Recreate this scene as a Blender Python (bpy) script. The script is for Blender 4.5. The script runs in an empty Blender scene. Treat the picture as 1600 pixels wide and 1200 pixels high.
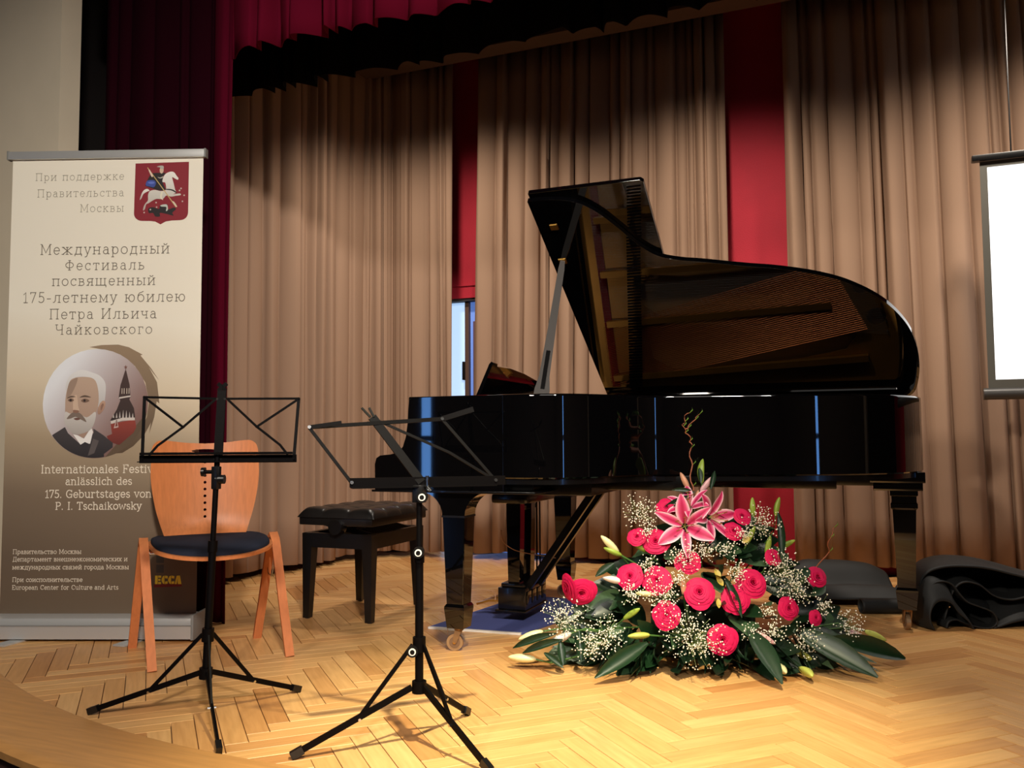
import bpy, bmesh, math, random
from math import pi, sin, cos, radians, sqrt, atan2
from mathutils import Vector, Matrix, geometry, noise

scene = bpy.context.scene
COL = scene.collection

# ------------------------------------------------------------------ camera
# The world axes follow the stage: x along the back wall, y upstage, z = 0 on the boards.
cd = bpy.data.cameras.new('camera')
cam = bpy.data.objects.new('camera', cd)
COL.objects.link(cam)
cd.sensor_width = 36.0
cd.lens = 1352.9 / 1600 * 36
cd.clip_start = 0.05
cam.matrix_world = (Matrix.Translation((0, 0, 0.845)) @ Matrix.Rotation(0.3888, 4, 'Z')
                    @ Matrix.Rotation(pi / 2 + 0.0618, 4, 'X') @ Matrix.Rotation(-0.0063, 4, 'Z'))
scene.camera = cam

# ------------------------------------------------------------------ world, lights, exposure
w = bpy.data.worlds.new('hall_air')
scene.world = w
w.use_nodes = True
w.node_tree.nodes['Background'].inputs[0].default_value = (0.8, 0.75, 0.7, 1)
w.node_tree.nodes['Background'].inputs[1].default_value = 0.02
scene.view_settings.view_transform = 'Standard'
scene.view_settings.look = 'None'
scene.view_settings.gamma = 1.0
scene.view_settings.use_curve_mapping = False
scene.view_settings.exposure = 0.0

WARM = (1.0, 0.88, 0.75)


def spot(name, loc, aim, power, angle, blend, color=WARM, radius=0.06):
    d = bpy.data.lights.new(name, 'SPOT')
    d.energy = power
    d.color = color
    d.spot_size = radians(angle)
    d.spot_blend = blend
    d.shadow_soft_size = radius
    o = bpy.data.objects.new(name, d)
    COL.objects.link(o)
    o.location = loc
    o.rotation_euler = (Vector(aim) - Vector(loc)).to_track_quat('-Z', 'Y').to_euler()
    return o


def area(name, loc, aim, power, sx, sy, color=WARM):
    d = bpy.data.lights.new(name, 'AREA')
    d.energy = power
    d.color = color
    d.shape = 'RECTANGLE'
    d.size = sx
    d.size_y = sy
    o = bpy.data.objects.new(name, d)
    COL.objects.link(o)
    o.location = loc
    o.rotation_euler = (Vector(aim) - Vector(loc)).to_track_quat('-Z', 'Y').to_euler()
    return o


# stage battens hang behind the black border, the front spots from the hall ceiling
spot('batten_light', (-2.45, 4.45, 3.3), (-2.55, 5.45, 0.40), 175, 122, 1.0, radius=0.10)
spot('batten_light', (-0.85, 4.45, 3.3), (-0.85, 5.5, 0.40), 175, 122, 1.0, radius=0.10)
spot('batten_light', (0.75, 4.45, 3.3), (0.80, 5.55, 0.40), 175, 122, 1.0, radius=0.10)
spot('front_spot', (0.1, 0.9, 3.9), (-0.72, 2.34, 0.0), 1600, 36, 1.0, (1.0, 0.92, 0.62))
spot('front_spot', (1.9, -2.0, 3.9), (-2.5, 2.8, 1.1), 1650, 47, 1.0, (1.0, 0.92, 0.84), radius=0.22)
spot('front_spot', (-2.2, -2.5, 3.9), (-0.3, 3.9, 0.6), 850, 42, 1.0, (1.0, 0.89, 0.76), radius=0.22)
area('hall_fill_light', (0.5, -2.5, 4.1), (0.5, -2.5, 0), 120, 3.0, 3.0, (1.0, 0.93, 0.85))  # unseen area light added as soft ambient fill

# ------------------------------------------------------------------ materials


def lin(c):
    return tuple(((v / 255) / 12.92 if v <= 10 else (((v / 255) + 0.055) / 1.055) ** 2.4) for v in c) + (1.0,)


MATS = {}


def mat(name, rgb, rough=0.5, metal=0.0, spec=0.5, coat=0.0, sheen=0.0, emit=None, estr=0.0,
        var=0.0, vscale=8.0, bump=0.0, bscale=200.0, stretch=(1, 1, 1), trans=0.0):
    if name in MATS:
        return MATS[name]
    m = bpy.data.materials.new(name)
    m.use_nodes = True
    nt = m.node_tree
    b = nt.nodes['Principled BSDF']
    b.inputs['Base Color'].default_value = lin(rgb)
    b.inputs['Roughness'].default_value = rough
    b.inputs['Metallic'].default_value = metal
    b.inputs['Specular IOR Level'].default_value = spec
    b.inputs['Coat Weight'].default_value = coat
    b.inputs['Coat Roughness'].default_value = 0.03
    if sheen:
        b.inputs['Sheen Weight'].default_value = sheen
        b.inputs['Sheen Roughness'].default_value = 0.4
        b.inputs['Sheen Tint'].default_value = lin(rgb)
    if trans:
        b.inputs['Subsurface Weight'].default_value = trans
        b.inputs['Subsurface Radius'].default_value = (0.01, 0.006, 0.004)
    if emit:
        b.inputs['Emission Color'].default_value = lin(emit)
        b.inputs['Emission Strength'].default_value = estr
    if var or bump:
        tc = nt.nodes.new('ShaderNodeTexCoord')
        mp = nt.nodes.new('ShaderNodeMapping')
        mp.inputs['Scale'].default_value = stretch
        nt.links.new(tc.outputs['Object'], mp.inputs[0])
    if var:
        n = nt.nodes.new('ShaderNodeTexNoise')
        n.inputs['Scale'].default_value = vscale
        n.inputs['Detail'].default_value = 5
        nt.links.new(mp.outputs[0], n.inputs['Vector'])
        r = nt.nodes.new('ShaderNodeValToRGB')
        c = lin(rgb)
        r.color_ramp.elements[0].position = 0.3
        r.color_ramp.elements[1].position = 0.7
        r.color_ramp.elements[0].color = tuple(v * (1 - var) for v in c[:3]) + (1,)
        r.color_ramp.elements[1].color = tuple(min(1, v * (1 + var)) for v in c[:3]) + (1,)
        nt.links.new(n.outputs['Fac'], r.inputs[0])
        nt.links.new(r.outputs[0], b.inputs['Base Color'])
    if bump:
        n = nt.nodes.new('ShaderNodeTexNoise')
        n.inputs['Scale'].default_value = bscale
        n.inputs['Detail'].default_value = 3
        nt.links.new(mp.outputs[0], n.inputs['Vector'])
        bp = nt.nodes.new('ShaderNodeBump')
        bp.inputs['Strength'].default_value = bump
        bp.inputs['Distance'].default_value = 0.002
        nt.links.new(n.outputs['Fac'], bp.inputs['Height'])
        nt.links.new(bp.outputs[0], b.inputs['Normal'])
    MATS[name] = m
    return m


def attr_mat(name, rough=0.5, emit=0.0):
    """flat print: colour comes from the mesh's own colour attribute"""
    m = bpy.data.materials.new(name)
    m.use_nodes = True
    nt = m.node_tree
    b = nt.nodes['Principled BSDF']
    a = nt.nodes.new('ShaderNodeVertexColor')
    a.layer_name = 'ink'
    nt.links.new(a.outputs[0], b.inputs['Base Color'])
    b.inputs['Roughness'].default_value = rough
    MATS[name] = m
    return m


def plank_mat():
    m = bpy.data.materials.new('oak_parquet')
    m.use_nodes = True
    nt = m.node_tree
    N, L = nt.nodes.new, nt.links.new
    b = nt.nodes['Principled BSDF']
    uv = N('ShaderNodeUVMap')
    oi = N('ShaderNodeObjectInfo')
    ge = N('ShaderNodeNewGeometry')
    add = N('ShaderNodeMath'); add.operation = 'ADD'
    L(oi.outputs['Random'], add.inputs[0]); L(ge.outputs['Random Per Island'], add.inputs[1])
    fr = N('ShaderNodeMath'); fr.operation = 'FRACT'; L(add.outputs[0], fr.inputs[0])
    mul = N('ShaderNodeMath'); mul.operation = 'MULTIPLY'; mul.inputs[1].default_value = 91.7; L(add.outputs[0], mul.inputs[0])
    cmb = N('ShaderNodeCombineXYZ'); L(mul.outputs[0], cmb.inputs[0]); L(mul.outputs[0], cmb.inputs[1])
    va = N('ShaderNodeVectorMath'); va.operation = 'ADD'; L(uv.outputs[0], va.inputs[0]); L(cmb.outputs[0], va.inputs[1])
    mp = N('ShaderNodeMapping'); mp.inputs['Scale'].default_value = (6, 70, 1); L(va.outputs[0], mp.inputs[0])
    n = N('ShaderNodeTexNoise'); n.inputs['Scale'].default_value = 1.0; n.inputs['Detail'].default_value = 5; L(mp.outputs[0], n.inputs['Vector'])
    r = N('ShaderNodeValToRGB')
    cols = [(0.0, (186, 130, 76)), (0.12, (206, 153, 95)), (0.5, (214, 164, 103)), (0.85, (220, 173, 114)), (1.0, (198, 143, 86))]
    e = r.color_ramp.elements
    e[0].position, e[0].color = cols[0][0], lin(cols[0][1])
    e[1].position, e[1].color = cols[-1][0], lin(cols[-1][1])
    for p, c in cols[1:-1]:
        k = e.new(p); k.color = lin(c)
    L(fr.outputs[0], r.inputs[0])
    mx = N('ShaderNodeMix'); mx.data_type = 'RGBA'; mx.blend_type = 'MULTIPLY'
    mx.inputs[0].default_value = 0.8
    g = N('ShaderNodeValToRGB')
    g.color_ramp.elements[0].position = 0.3; g.color_ramp.elements[0].color = (0.78, 0.73, 0.66, 1)
    g.color_ramp.elements[1].position = 0.65; g.color_ramp.elements[1].color = (1, 1, 1, 1)
    L(n.outputs['Fac'], g.inputs[0])
    L(r.outputs[0], mx.inputs[6]); L(g.outputs[0], mx.inputs[7])
    L(mx.outputs[2], b.inputs['Base Color'])
    b.inputs['Roughness'].default_value = 0.38
    b.inputs['Specular IOR Level'].default_value = 0.4
    MATS['oak_parquet'] = m
    return m


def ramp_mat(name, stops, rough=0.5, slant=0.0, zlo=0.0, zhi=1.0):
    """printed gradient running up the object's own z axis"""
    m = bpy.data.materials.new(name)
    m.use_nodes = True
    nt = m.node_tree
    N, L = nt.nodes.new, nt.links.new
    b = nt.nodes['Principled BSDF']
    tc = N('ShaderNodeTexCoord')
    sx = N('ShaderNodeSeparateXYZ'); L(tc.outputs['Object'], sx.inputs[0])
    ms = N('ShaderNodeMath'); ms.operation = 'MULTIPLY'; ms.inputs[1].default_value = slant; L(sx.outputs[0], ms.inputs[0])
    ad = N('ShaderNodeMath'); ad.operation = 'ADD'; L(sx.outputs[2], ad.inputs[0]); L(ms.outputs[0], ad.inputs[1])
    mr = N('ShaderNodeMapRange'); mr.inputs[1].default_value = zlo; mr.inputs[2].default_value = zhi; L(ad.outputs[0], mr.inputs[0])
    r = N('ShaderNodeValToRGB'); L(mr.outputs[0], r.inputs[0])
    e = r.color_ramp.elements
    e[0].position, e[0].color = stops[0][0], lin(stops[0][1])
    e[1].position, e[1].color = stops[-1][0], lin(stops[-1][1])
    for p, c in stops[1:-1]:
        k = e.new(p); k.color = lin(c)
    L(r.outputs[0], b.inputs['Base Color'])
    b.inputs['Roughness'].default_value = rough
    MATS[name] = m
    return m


# ------------------------------------------------------------------ building helpers
TM = {}


def thing(name, label, cat, loc=(0, 0, 0), rz=0.0, group=None, kind=None):
    o = bpy.data.objects.new(name, None)
    o.empty_display_size = 0.1
    COL.objects.link(o)
    o.location = loc
    o.rotation_euler = (0, 0, rz)
    TM[o.name] = Matrix.Translation(loc) @ Matrix.Rotation(rz, 4, 'Z')
    tag(o, label, cat, group, kind)
    return o


def tag(o, label=None, cat=None, group=None, kind=None):
    if label: o['label'] = label
    if cat: o['category'] = cat
    if group: o['group'] = group
    if kind: o['kind'] = kind
    return o


def frame_of(parent):
    return TM.get(parent.name, Matrix.Identity(4)) if parent else Matrix.Identity(4)


def place(o, parent, world):
    """parent o and set it so that its world matrix is `world`"""
    o.parent = parent
    o.matrix_basis = frame_of(parent).inverted() @ world
    return o


class B:
    def __init__(s):
        s.v, s.f, s.c = [], [], []

    def add(s, vs, fs, col=None):
        k = len(s.v)
        s.v += [Vector(p) for p in vs]
        s.f += [tuple(i + k for i in f) for f in fs]
        s.c += [col] * len(fs)
        return s

    def box(s, lo, hi, b=0.0, m=None):
        x0, y0, z0 = lo
        x1, y1, z1 = hi
        if b <= 0:
            vs = [(x, y, z) for x in (x0, x1) for y in (y0, y1) for z in (z0, z1)]
            fs = [(0, 1, 3, 2), (4, 6, 7, 5), (0, 4, 5, 1), (2, 3, 7, 6), (0, 2, 6, 4), (1, 5, 7, 3)]
        else:
            bm = bmesh.new()
            bmesh.ops.create_cube(bm, size=1)
            for v in bm.verts:
                v.co = Vector(((x0 + x1) / 2 + v.co.x * (x1 - x0), (y0 + y1) / 2 + v.co.y * (y1 - y0), (z0 + z1) / 2 + v.co.z * (z1 - z0)))
            bmesh.ops.bevel(bm, geom=bm.edges[:], offset=b, segments=2, affect='EDGES', profile=0.6)
            bm.verts.index_update()
            vs = [v.co.copy() for v in bm.verts]
            fs = [tuple(v.index for v in f.verts) for f in bm.faces]
            bm.free()
        if m is not None:
            vs = [m @ Vector(p) for p in vs]
        return s.add(vs, fs)

    def tube(s, p0, p1, r0, r1=None, n=12, caps=True):
        r1 = r0 if r1 is None else r1
        p0, p1 = Vector(p0), Vector(p1)
        q = (p1 - p0).to_track_quat('Z', 'Y')
        vs = []
        for p, r in ((p0, r0), (p1, r1)):
            for i in range(n):
                a = 2 * pi * i / n
                vs.append(p + q @ Vector((r * cos(a), r * sin(a), 0)))
        fs = [(i, (i + 1) % n, n + (i + 1) % n, n + i) for i in range(n)]
        if caps:
            fs += [tuple(range(n - 1, -1, -1)), tuple(range(n, 2 * n))]
        return s.add(vs, fs)

    def path(s, pts, r, n=8, ry=None, up=(0, 0, 1)):
        """swept tube (or strap when ry is given) along a polyline"""
        pts = [Vector(p) for p in pts]
        rr = r if isinstance(r, (list, tuple)) else [r] * len(pts)
        vs = []
        for i, p in enumerate(pts):
            t = (pts[min(i + 1, len(pts) - 1)] - pts[max(i - 1, 0)]).normalized()
            u = Vector(up)
            if abs(t.dot(u)) > 0.98: u = Vector((1, 0, 0))
            a = t.cross(u).normalized()
            b = a.cross(t).normalized()
            if ry is None:
                for k in range(n):
                    g = 2 * pi * k / n
                    vs.append(p + a * rr[i] * cos(g) + b * rr[i] * sin(g))
            else:
                for ca, cb in ((1, 1), (-1, 1), (-1, -1), (1, -1)):
                    vs.append(p + a * rr[i] * ca + b * ry * cb)
        if ry is not None: n = 4
        fs = []
        for i in range(len(pts) - 1):
            for k in range(n):
                fs.append((i * n + k, i * n + (k + 1) % n, (i + 1) * n + (k + 1) % n, (i + 1) * n + k))
        fs += [tuple(range(n - 1, -1, -1)), tuple(range((len(pts) - 1) * n, len(pts) * n))]
        return s.add(vs, fs)

    def prism(s, poly, axis, lo, hi):
        """polygon extruded along an axis; poly holds the two other coordinates in x,y,z order"""
        def p3(p, t):
            q = list(p)
            q.insert(axis, t)
            return Vector(q)
        n = len(poly)
        vs = [p3(p, lo) for p in poly] + [p3(p, hi) for p in poly]
        fs = [(i, (i + 1) % n, n + (i + 1) % n, n + i) for i in range(n)]
        fs += [tuple(range(n - 1, -1, -1)), tuple(range(n, 2 * n))]
        return s.add(vs, fs)

    def lathe(s, prof, n=24, m=None):
        vs = []
        for r, z in prof:
            for i in range(n):
                a = 2 * pi * i / n
                p = Vector((r * cos(a), r * sin(a), z))
                vs.append(m @ p if m is not None else p)
        fs = []
        for j in range(len(prof) - 1):
            for i in range(n):
                fs.append((j * n + i, j * n + (i + 1) % n, (j + 1) * n + (i + 1) % n, (j + 1) * n + i))
        fs += [tuple(range(n - 1, -1, -1)), tuple(range((len(prof) - 1) * n, len(prof) * n))]
        return s.add(vs, fs)

    def grid(s, fn, nu, nv, closed=False):
        vs = [fn(i / nu, j / nv) for j in range(nv + 1) for i in range(nu + (0 if closed else 1))]
        k = nu if closed else nu + 1
        fs = []
        for j in range(nv):
            for i in range(nu):
                i2 = (i + 1) % k
                fs.append((j * k + i, j * k + i2, (j + 1) * k + i2, (j + 1) * k + i))
        return s.add(vs, fs)

    def mesh(s, name, smooth=40, fix=True, inv=None):
        me = bpy.data.meshes.new(name)
        vs = [inv @ p for p in s.v] if inv is not None else s.v
        me.from_pydata([tuple(p) for p in vs], [], s.f)
        if any(c is not None for c in s.c):
            at = me.color_attributes.new('ink', 'FLOAT_COLOR', 'CORNER')
            for poly, c in zip(me.polygons, s.c):
                for q, li in enumerate(poly.loop_indices):
                    cc = c[q] if isinstance(c, list) else c
                    at.data[li].color = cc
        if fix:
            bm = bmesh.new()
            bm.from_mesh(me)
            bmesh.ops.recalc_face_normals(bm, faces=bm.faces[:])
            bm.to_mesh(me)
            bm.free()
        if smooth:
            me.polygons.foreach_set('use_smooth', [True] * len(me.polygons))
            if smooth < 180:
                me.set_sharp_from_angle(angle=radians(smooth))
        me.update()
        return me

    def obj(s, name, material, parent=None, smooth=40, fix=True, label=None, kind=None):
        inv = frame_of(parent).inverted() if parent else None
        me = s.mesh(name, smooth, fix, inv)
        me.materials.append(material)
        o = bpy.data.objects.new(name, me)
        COL.objects.link(o)
        if parent: 
            o.parent = parent
            TM[o.name] = frame_of(parent)
        if label: o['label'] = label
        if kind: o['kind'] = kind
        return o


def sheet(outline, holes=(), inner=(), thick=0.01, fn=None, z0=0.0):
    """flat 2-D region with real holes, mapped by fn(x, y, t) to 3-D and given thickness"""
    pts, edges, faces = [], [], []
    for loop in [outline] + list(holes):
        k = len(pts)
        pts += [Vector(p) for p in loop]
        edges += [(k + i, k + (i + 1) % len(loop)) for i in range(len(loop))]
    pts += [Vector(p) for p in inner]
    r = geometry.delaunay_2d_cdt(pts, edges, [], 0, 1e-6)
    vs, tri = r[0], r[2]

    def inside(p, loop):
        c = False
        j = len(loop) - 1
        for i in range(len(loop)):
            xi, yi = loop[i]; xj, yj = loop[j]
            if (yi > p[1]) != (yj > p[1]) and p[0] < (xj - xi) * (p[1] - yi) / (yj - yi) + xi: c = not c
            j = i
        return c
    good = []
    for t in tri:
        c = sum((vs[i] for i in t), Vector((0, 0))) / len(t)
        if inside(c, outline) and not any(inside(c, h) for h in holes): good.append(tuple(t))
    b = B()
    n = len(vs)
    fn = fn or (lambda x, y, t: (x, y, z0 + t))
    ec = {}
    for t in good:
        for i in range(3):
            e = (t[i], t[(i + 1) % 3])
            ec[e] = 1
    fs = [t for t in good] + [tuple(i + n for i in reversed(t)) for t in good]
    for (i, j) in ec:
        if (j, i) not in ec: fs.append((j, i, i + n, j + n))
    b.add([fn(p[0], p[1], thick) for p in vs] + [fn(p[0], p[1], 0.0) for p in vs], fs)
    return b


def catmull(pts, k=6, closed=False):
    out = []
    n = len(pts)
    P = [Vector(p) for p in pts]
    for i in range(n if closed else n - 1):
        p0 = P[(i - 1) % n] if closed or i > 0 else P[0]
        p1, p2 = P[i], P[(i + 1) % n]
        p3 = P[(i + 2) % n] if closed or i + 2 < n else P[-1]
        for j in range(k):
            t = j / k
            out.append(0.5 * ((2 * p1) + (-p0 + p2) * t + (2 * p0 - 5 * p1 + 4 * p2 - p3) * t * t + (-p0 + 3 * p1 - 3 * p2 + p3) * t ** 3))
    if not closed: out.append(P[-1])
    return out


def circle2(cx, cy, r, n=12):
    return [(cx + r * cos(2 * pi * i / n), cy + r * sin(2 * pi * i / n)) for i in range(n)]


random.seed(7)
BLACK = mat('black_lacquer', (4, 4, 5), 0.022, spec=0.5, coat=0.5)
SATIN = mat('black_satin', (13, 12, 12), 0.32)
STEEL_BLACK = mat('black_enamel', (6, 4, 4), 0.5, spec=0.08)
CHROME = mat('chrome', (205, 205, 205), 0.18, 1.0)
BRASS = mat('brass', (205, 160, 80), 0.28, 1.0)

# ------------------------------------------------------------------ setting: floor and stage edge
PARQUET = plank_mat()
SUB = mat('subfloor_dark', (52, 34, 20), 0.9)
BOARD = mat('stage_border_oak', (196, 142, 82), 0.4, var=0.12, vscale=3.0, stretch=(1.5, 18, 1))


def edge_y(x):
    """front line of the parquet: the apron swings back towards the wings"""
    d = max(0.0, -1.5 - x)
    e = max(0.0, x - 1.5)
    return 1.895 + 0.17 * d * d + 0.17 * e * e


xs = [-4.4 + 0.1 * i for i in range(89)]
sl = B()
poly = [(x, min(edge_y(x) - 0.10, 3.0)) for x in xs] + [(4.4, 5.95), (-4.4, 5.95)]
sl.prism(poly, 2, -0.08, -0.0125)
floor = sl.obj('floor', SUB, smooth=0, kind='structure')
floor['label'] = 'herringbone oak parquet floor of the stage'

PL, PW, GAP = 0.40, 0.066, 0.0022


def plank_mesh():
    b = B()
    l, q, c = PL / 2 - GAP / 2, PW / 2 - GAP / 2, 0.0012
    vs = []
    for (x, y, z) in ((l, q, -0.0125), (l, q, -c), (l - c, q - c, 0)):
        vs += [(-x, -y, z), (x, -y, z), (x, y, z), (-x, y, z)]
    fs = [(8, 9, 10, 11)]
    for j in (0, 1):
        for i in range(4):
            fs.append((j * 4 + i, j * 4 + (i + 1) % 4, j * 4 + 4 + (i + 1) % 4, j * 4 + 4 + i))
    b.add(vs, fs)
    return b


def plank_uv(me, count=1):
    uv = me.uv_layers.new(name='UVMap')
    for li, loop in enumerate(me.loops):
        uv.data[li].uv = PUV[loop.vertex_index % 12]


proto = plank_mesh()
PUV = [(v.x + PL / 2, v.y + PW / 2) for v in proto.v]
pm = proto.mesh('plank', 0, False)
plank_uv(pm)
pm.materials.append(PARQUET)
rot45 = Matrix.Rotation(pi / 4, 2)
spots, cuts_ = [], []
h = 1 / sqrt(2)
for i in range(-110, 111):
    for j in range(-24, 25):
        bx, by = i * PW + j * PL, i * PW - j * PL
        for kind in (0, 1):
            if kind == 0: cx, cy, a = bx + PL / 2, by + PW / 2, 0.0
            else: cx, cy, a = bx + PW / 2, by + PW + PL / 2, pi / 2
            # the pattern stands at 45 degrees to the stage: its columns run upstage
            x, y = (cx - cy) * h + 0.07, (cx + cy) * h + 3.6
            if -4.2 < x < 3.2 and edge_y(x) - 0.08 < y < 5.8:
                spots.append((x, y, a + pi / 4))
            elif -4.2 < x < 3.2 and edge_y(x) - 0.17 < y < 5.8:
                cuts_.append((x, y, a + pi / 4))


def seen(x, y):
    ex, ey = x * cos(0.3888) + y * sin(0.3888), -x * sin(0.3888) + y * cos(0.3888)
    return ey > 1.0 and abs(ex) < 0.60 * ey and ey > 2.13


inview = sorted([s for s in spots if seen(s[0], s[1])], key=lambda s: s[0] ** 2 + s[1] ** 2)
near = inview[:298]
nearset = set(near)
for k, (x, y, a) in enumerate(near):
    o = bpy.data.objects.new('plank', pm)
    COL.objects.link(o)
    o.parent = floor
    o.location = (x, y, -0.0007 * ((k * 37) % 10) / 10)
    o.rotation_euler = (0, 0, a)
far = B()
for s in spots:
    if s in nearset: continue
    M = Matrix.Translation((s[0], s[1], 0)) @ Matrix.Rotation(s[2], 4, 'Z')
    far.add([M @ v for v in proto.v], proto.f)
for s in cuts_:            # blocks sawn off where they run under the border board
    up_ = 1 if sin(s[2]) > 0 else -1
    M = Matrix.Translation((s[0], s[1], 0)) @ Matrix.Rotation(s[2], 4, 'Z') @ Matrix.Translation((up_ * PL * 0.25, 0, 0)) @ Matrix.Diagonal((0.5, 1, 1, 1))
    far.add([M @ v for v in proto.v], proto.f)
o = far.obj('plank_field', PARQUET, floor, 0, False, kind='stuff')
plank_uv(o.data)

# solid oak border board along the curved stage edge, and the dark stage front below it
bd = B()
n = len(xs)
prof = [(0.012, 0.0), (0.0, 0.004), (-0.225, 0.004), (-0.25, 0.0), (-0.26, -0.012), (-0.255, -0.035), (-0.225, -0.04), (0.012, -0.012)]
vs = []
for x in xs:
    y = min(edge_y(x), 3.02)
    for dy, z in prof: vs.append((x, y + dy, z))
m_ = len(prof)
fs = [(i * m_ + k, i * m_ + (k + 1) % m_, (i + 1) * m_ + (k + 1) % m_, (i + 1) * m_ + k) for i in range(n - 1) for k in range(m_)]
bd.add(vs, fs)
bd.obj('trim_1', BOARD, smooth=50, kind='structure')['label'] = 'smooth oak border board along the curved stage edge'
sf = B()
vs = []
for x in xs:
    y = min(edge_y(x), 3.02) - 0.232
    vs += [(x, y, -0.035), (x, y, -0.75), (x, y + 0.03, -0.75), (x, y + 0.03, -0.035)]
fs = [(i * 4 + k, i * 4 + (k + 1) % 4, (i + 1) * 4 + (k + 1) % 4, (i + 1) * 4 + k) for i in range(n - 1) for k in range(4)]
sf.add(vs, fs)
sf.obj('wall_stage_front', mat('stage_front_brown', (58, 36, 30), 0.6), smooth=50, kind='structure')

# ------------------------------------------------------------------ setting: walls of stage and hall
RED = mat('red_plaster', (176, 22, 44), 0.75, bump=0.5, bscale=140, var=0.06, vscale=5)
CREAM = mat('cream_plaster', (216, 202, 176), 0.8, var=0.03, vscale=4)
DARKW = mat('dark_paint', (22, 15, 14), 0.9)
HALL = mat('hall_wall_paint', (120, 100, 82), 0.85)


def struct(name, b, m, label=None, smooth=0):
    o = b.obj(name, m, smooth=smooth, kind='structure')
    if label: o['label'] = label
    return o


WX0, WX1, WZ = -3.02, -1.98, 1.895      # garden door behind the left and centre curtains
b = B()
b.box((-4.4, 5.85, -0.08), (WX0, 6.0, 4.2)).box((WX1, 5.85, -0.08), (4.4, 6.0, 4.2)).box((WX0, 5.85, WZ), (WX1, 6.0, 4.2))
struct('wall_back', b, RED, 'red plaster back wall of the stage')
b = B().box((-3.0, 5.84, 1.985), (-2.5, 5.852, 2.0))
struct('trim_2', b, RED, 'thin red rail over the garden door')
b = B().box((-4.45, 3.1, -0.75), (-3.9, 3.22, 4.2)).box((-6.0, 3.1, -0.75), (-4.45, 3.22, 4.2)).box((-3.9, 3.1, -0.75), (-3.735, 3.22, 4.2))
struct('wall_left', b, CREAM, 'cream plaster wall beside the proscenium')
struct('wall_wing_left', B().box((-4.5, 3.22, -0.08), (-4.4, 6.0, 4.2)), DARKW)
struct('wall_wing_right', B().box((4.4, 3.22, -0.08), (4.5, 6.0, 4.2)), DARKW)
struct('wall_right', B().box((3.8, 3.1, -0.75), (6.0, 3.22, 4.2)), CREAM)
struct('wall_proscenium_header', B().box((-3.735, 3.3, 3.3), (3.8, 3.4, 4.2)), DARKW)
struct('ceiling', B().box((-4.5, 3.22, 4.2), (4.5, 6.0, 4.3)).box((-6.0, -9.0, 4.2), (6.0, 3.22, 4.3)), mat('ceiling_dark', (60, 52, 46), 0.9))
struct('floor_hall', B().box((-6.0, -9.0, -0.85), (6.0, 3.1, -0.75)), mat('hall_floor', (70, 48, 32), 0.5))
struct('wall_hall_back', B().box((-6.0, -9.1, -0.75), (6.0, -9.0, 4.2)), HALL)
DAY = mat('daylight_pane', (150, 185, 255), 0.2, emit=(110, 172, 255), estr=7.0)
DAYW = mat('daylight_pane_pale', (205, 225, 255), 0.2, emit=(178, 214, 255), estr=0.85)
DAYB = mat('daylight_pane_blue', (130, 160, 235), 0.2, emit=(96, 134, 214), estr=0.62)
FRAMEB = mat('door_frame_brown', (92, 66, 52), 0.6)


def side_wall(name, x, sgn, wins):
    b = B()
    y = -9.0
    x0, x1 = (x - 0.1, x) if sgn < 0 else (x, x + 0.1)
    for (a, c, z0, z1) in wins:
        b.box((x0, y, -0.75), (x1, a, 4.2)).box((x0, a, -0.75), (x1, c, z0)).box((x0, a, z1), (x1, c, 4.2))
        y = c
    b.box((x0, y, -0.75), (x1, 3.1, 4.2))
    struct(name, b, HALL)


side_wall('wall_hall_left', -6.0, -1, [(-5.42, -4.98, -0.6, 2.4)])
side_wall('wall_hall_right', 6.0, 1, [(-3.4, -2.9, -0.5, 2.5)])
k = 2
for (x, a, c, z0, z1) in [(-6.05, -5.42, -4.98, -0.6, 2.4), (6.05, -3.4, -2.9, -0.5, 2.5)]:
    o = struct('window_%d' % k, B().box((x - 0.01, a, z0), (x + 0.01, c, z1)), DAY)
    f = B()
    f.box((x - 0.04, a, z0), (x + 0.04, a + 0.05, z1)).box((x - 0.04, c - 0.05, z0), (x + 0.04, c, z1))
    f.box((x - 0.04, a, 0.80), (x + 0.04, c, 0.88))
    f.obj('window_frame', FRAMEB, o, 0)
    k += 1

# garden door glimpsed between the two beige curtains: pale pane, brown stile, blue pane, dark handle
o = struct('window_1', B().box((WX0, 5.93, 0.0), (-2.797, 5.94, WZ)), DAYW, 'bright garden door in the gap between curtains')
B().box((-2.772, 5.935, 0.0), (WX1, 5.945, WZ)).obj('pane', DAYB, o, 0)
B().box((-2.80, 5.90, 0.0), (-2.768, 5.96, WZ)).obj('stile', FRAMEB, o, 0)
B().box((-2.815, 5.88, 1.28), (-2.797, 5.93, 1.42), 0.004).obj('handle', SATIN, o)
B().box((-2.722, 5.88, 0.92), (-2.70, 5.93, 1.72)).obj('side_stile', mat('stile_mauve', (120, 90, 110), 0.6), o, 0)
B().box((WX0, 5.86, WZ - 0.02), (WX1, 5.95, WZ + 0.0)).obj('lintel', mat('lintel_dark', (48, 40, 38), 0.7), o, 0)
b = B().box((-4.4, 5.825, 0.0), (WX0, 5.85, 0.07)).box((WX1, 5.825, 0.0), (4.4, 5.85, 0.07))
struct('baseboard_back', b, RED, 'red painted baseboard of the back wall')
b = B().box((-4.3, 5.18, 3.47), (4.3, 5.34, 3.72))
struct('trim_3', b, mat('pelmet_brown', (84, 64, 50), 0.8), 'brown pelmet board over the curtains')

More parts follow.
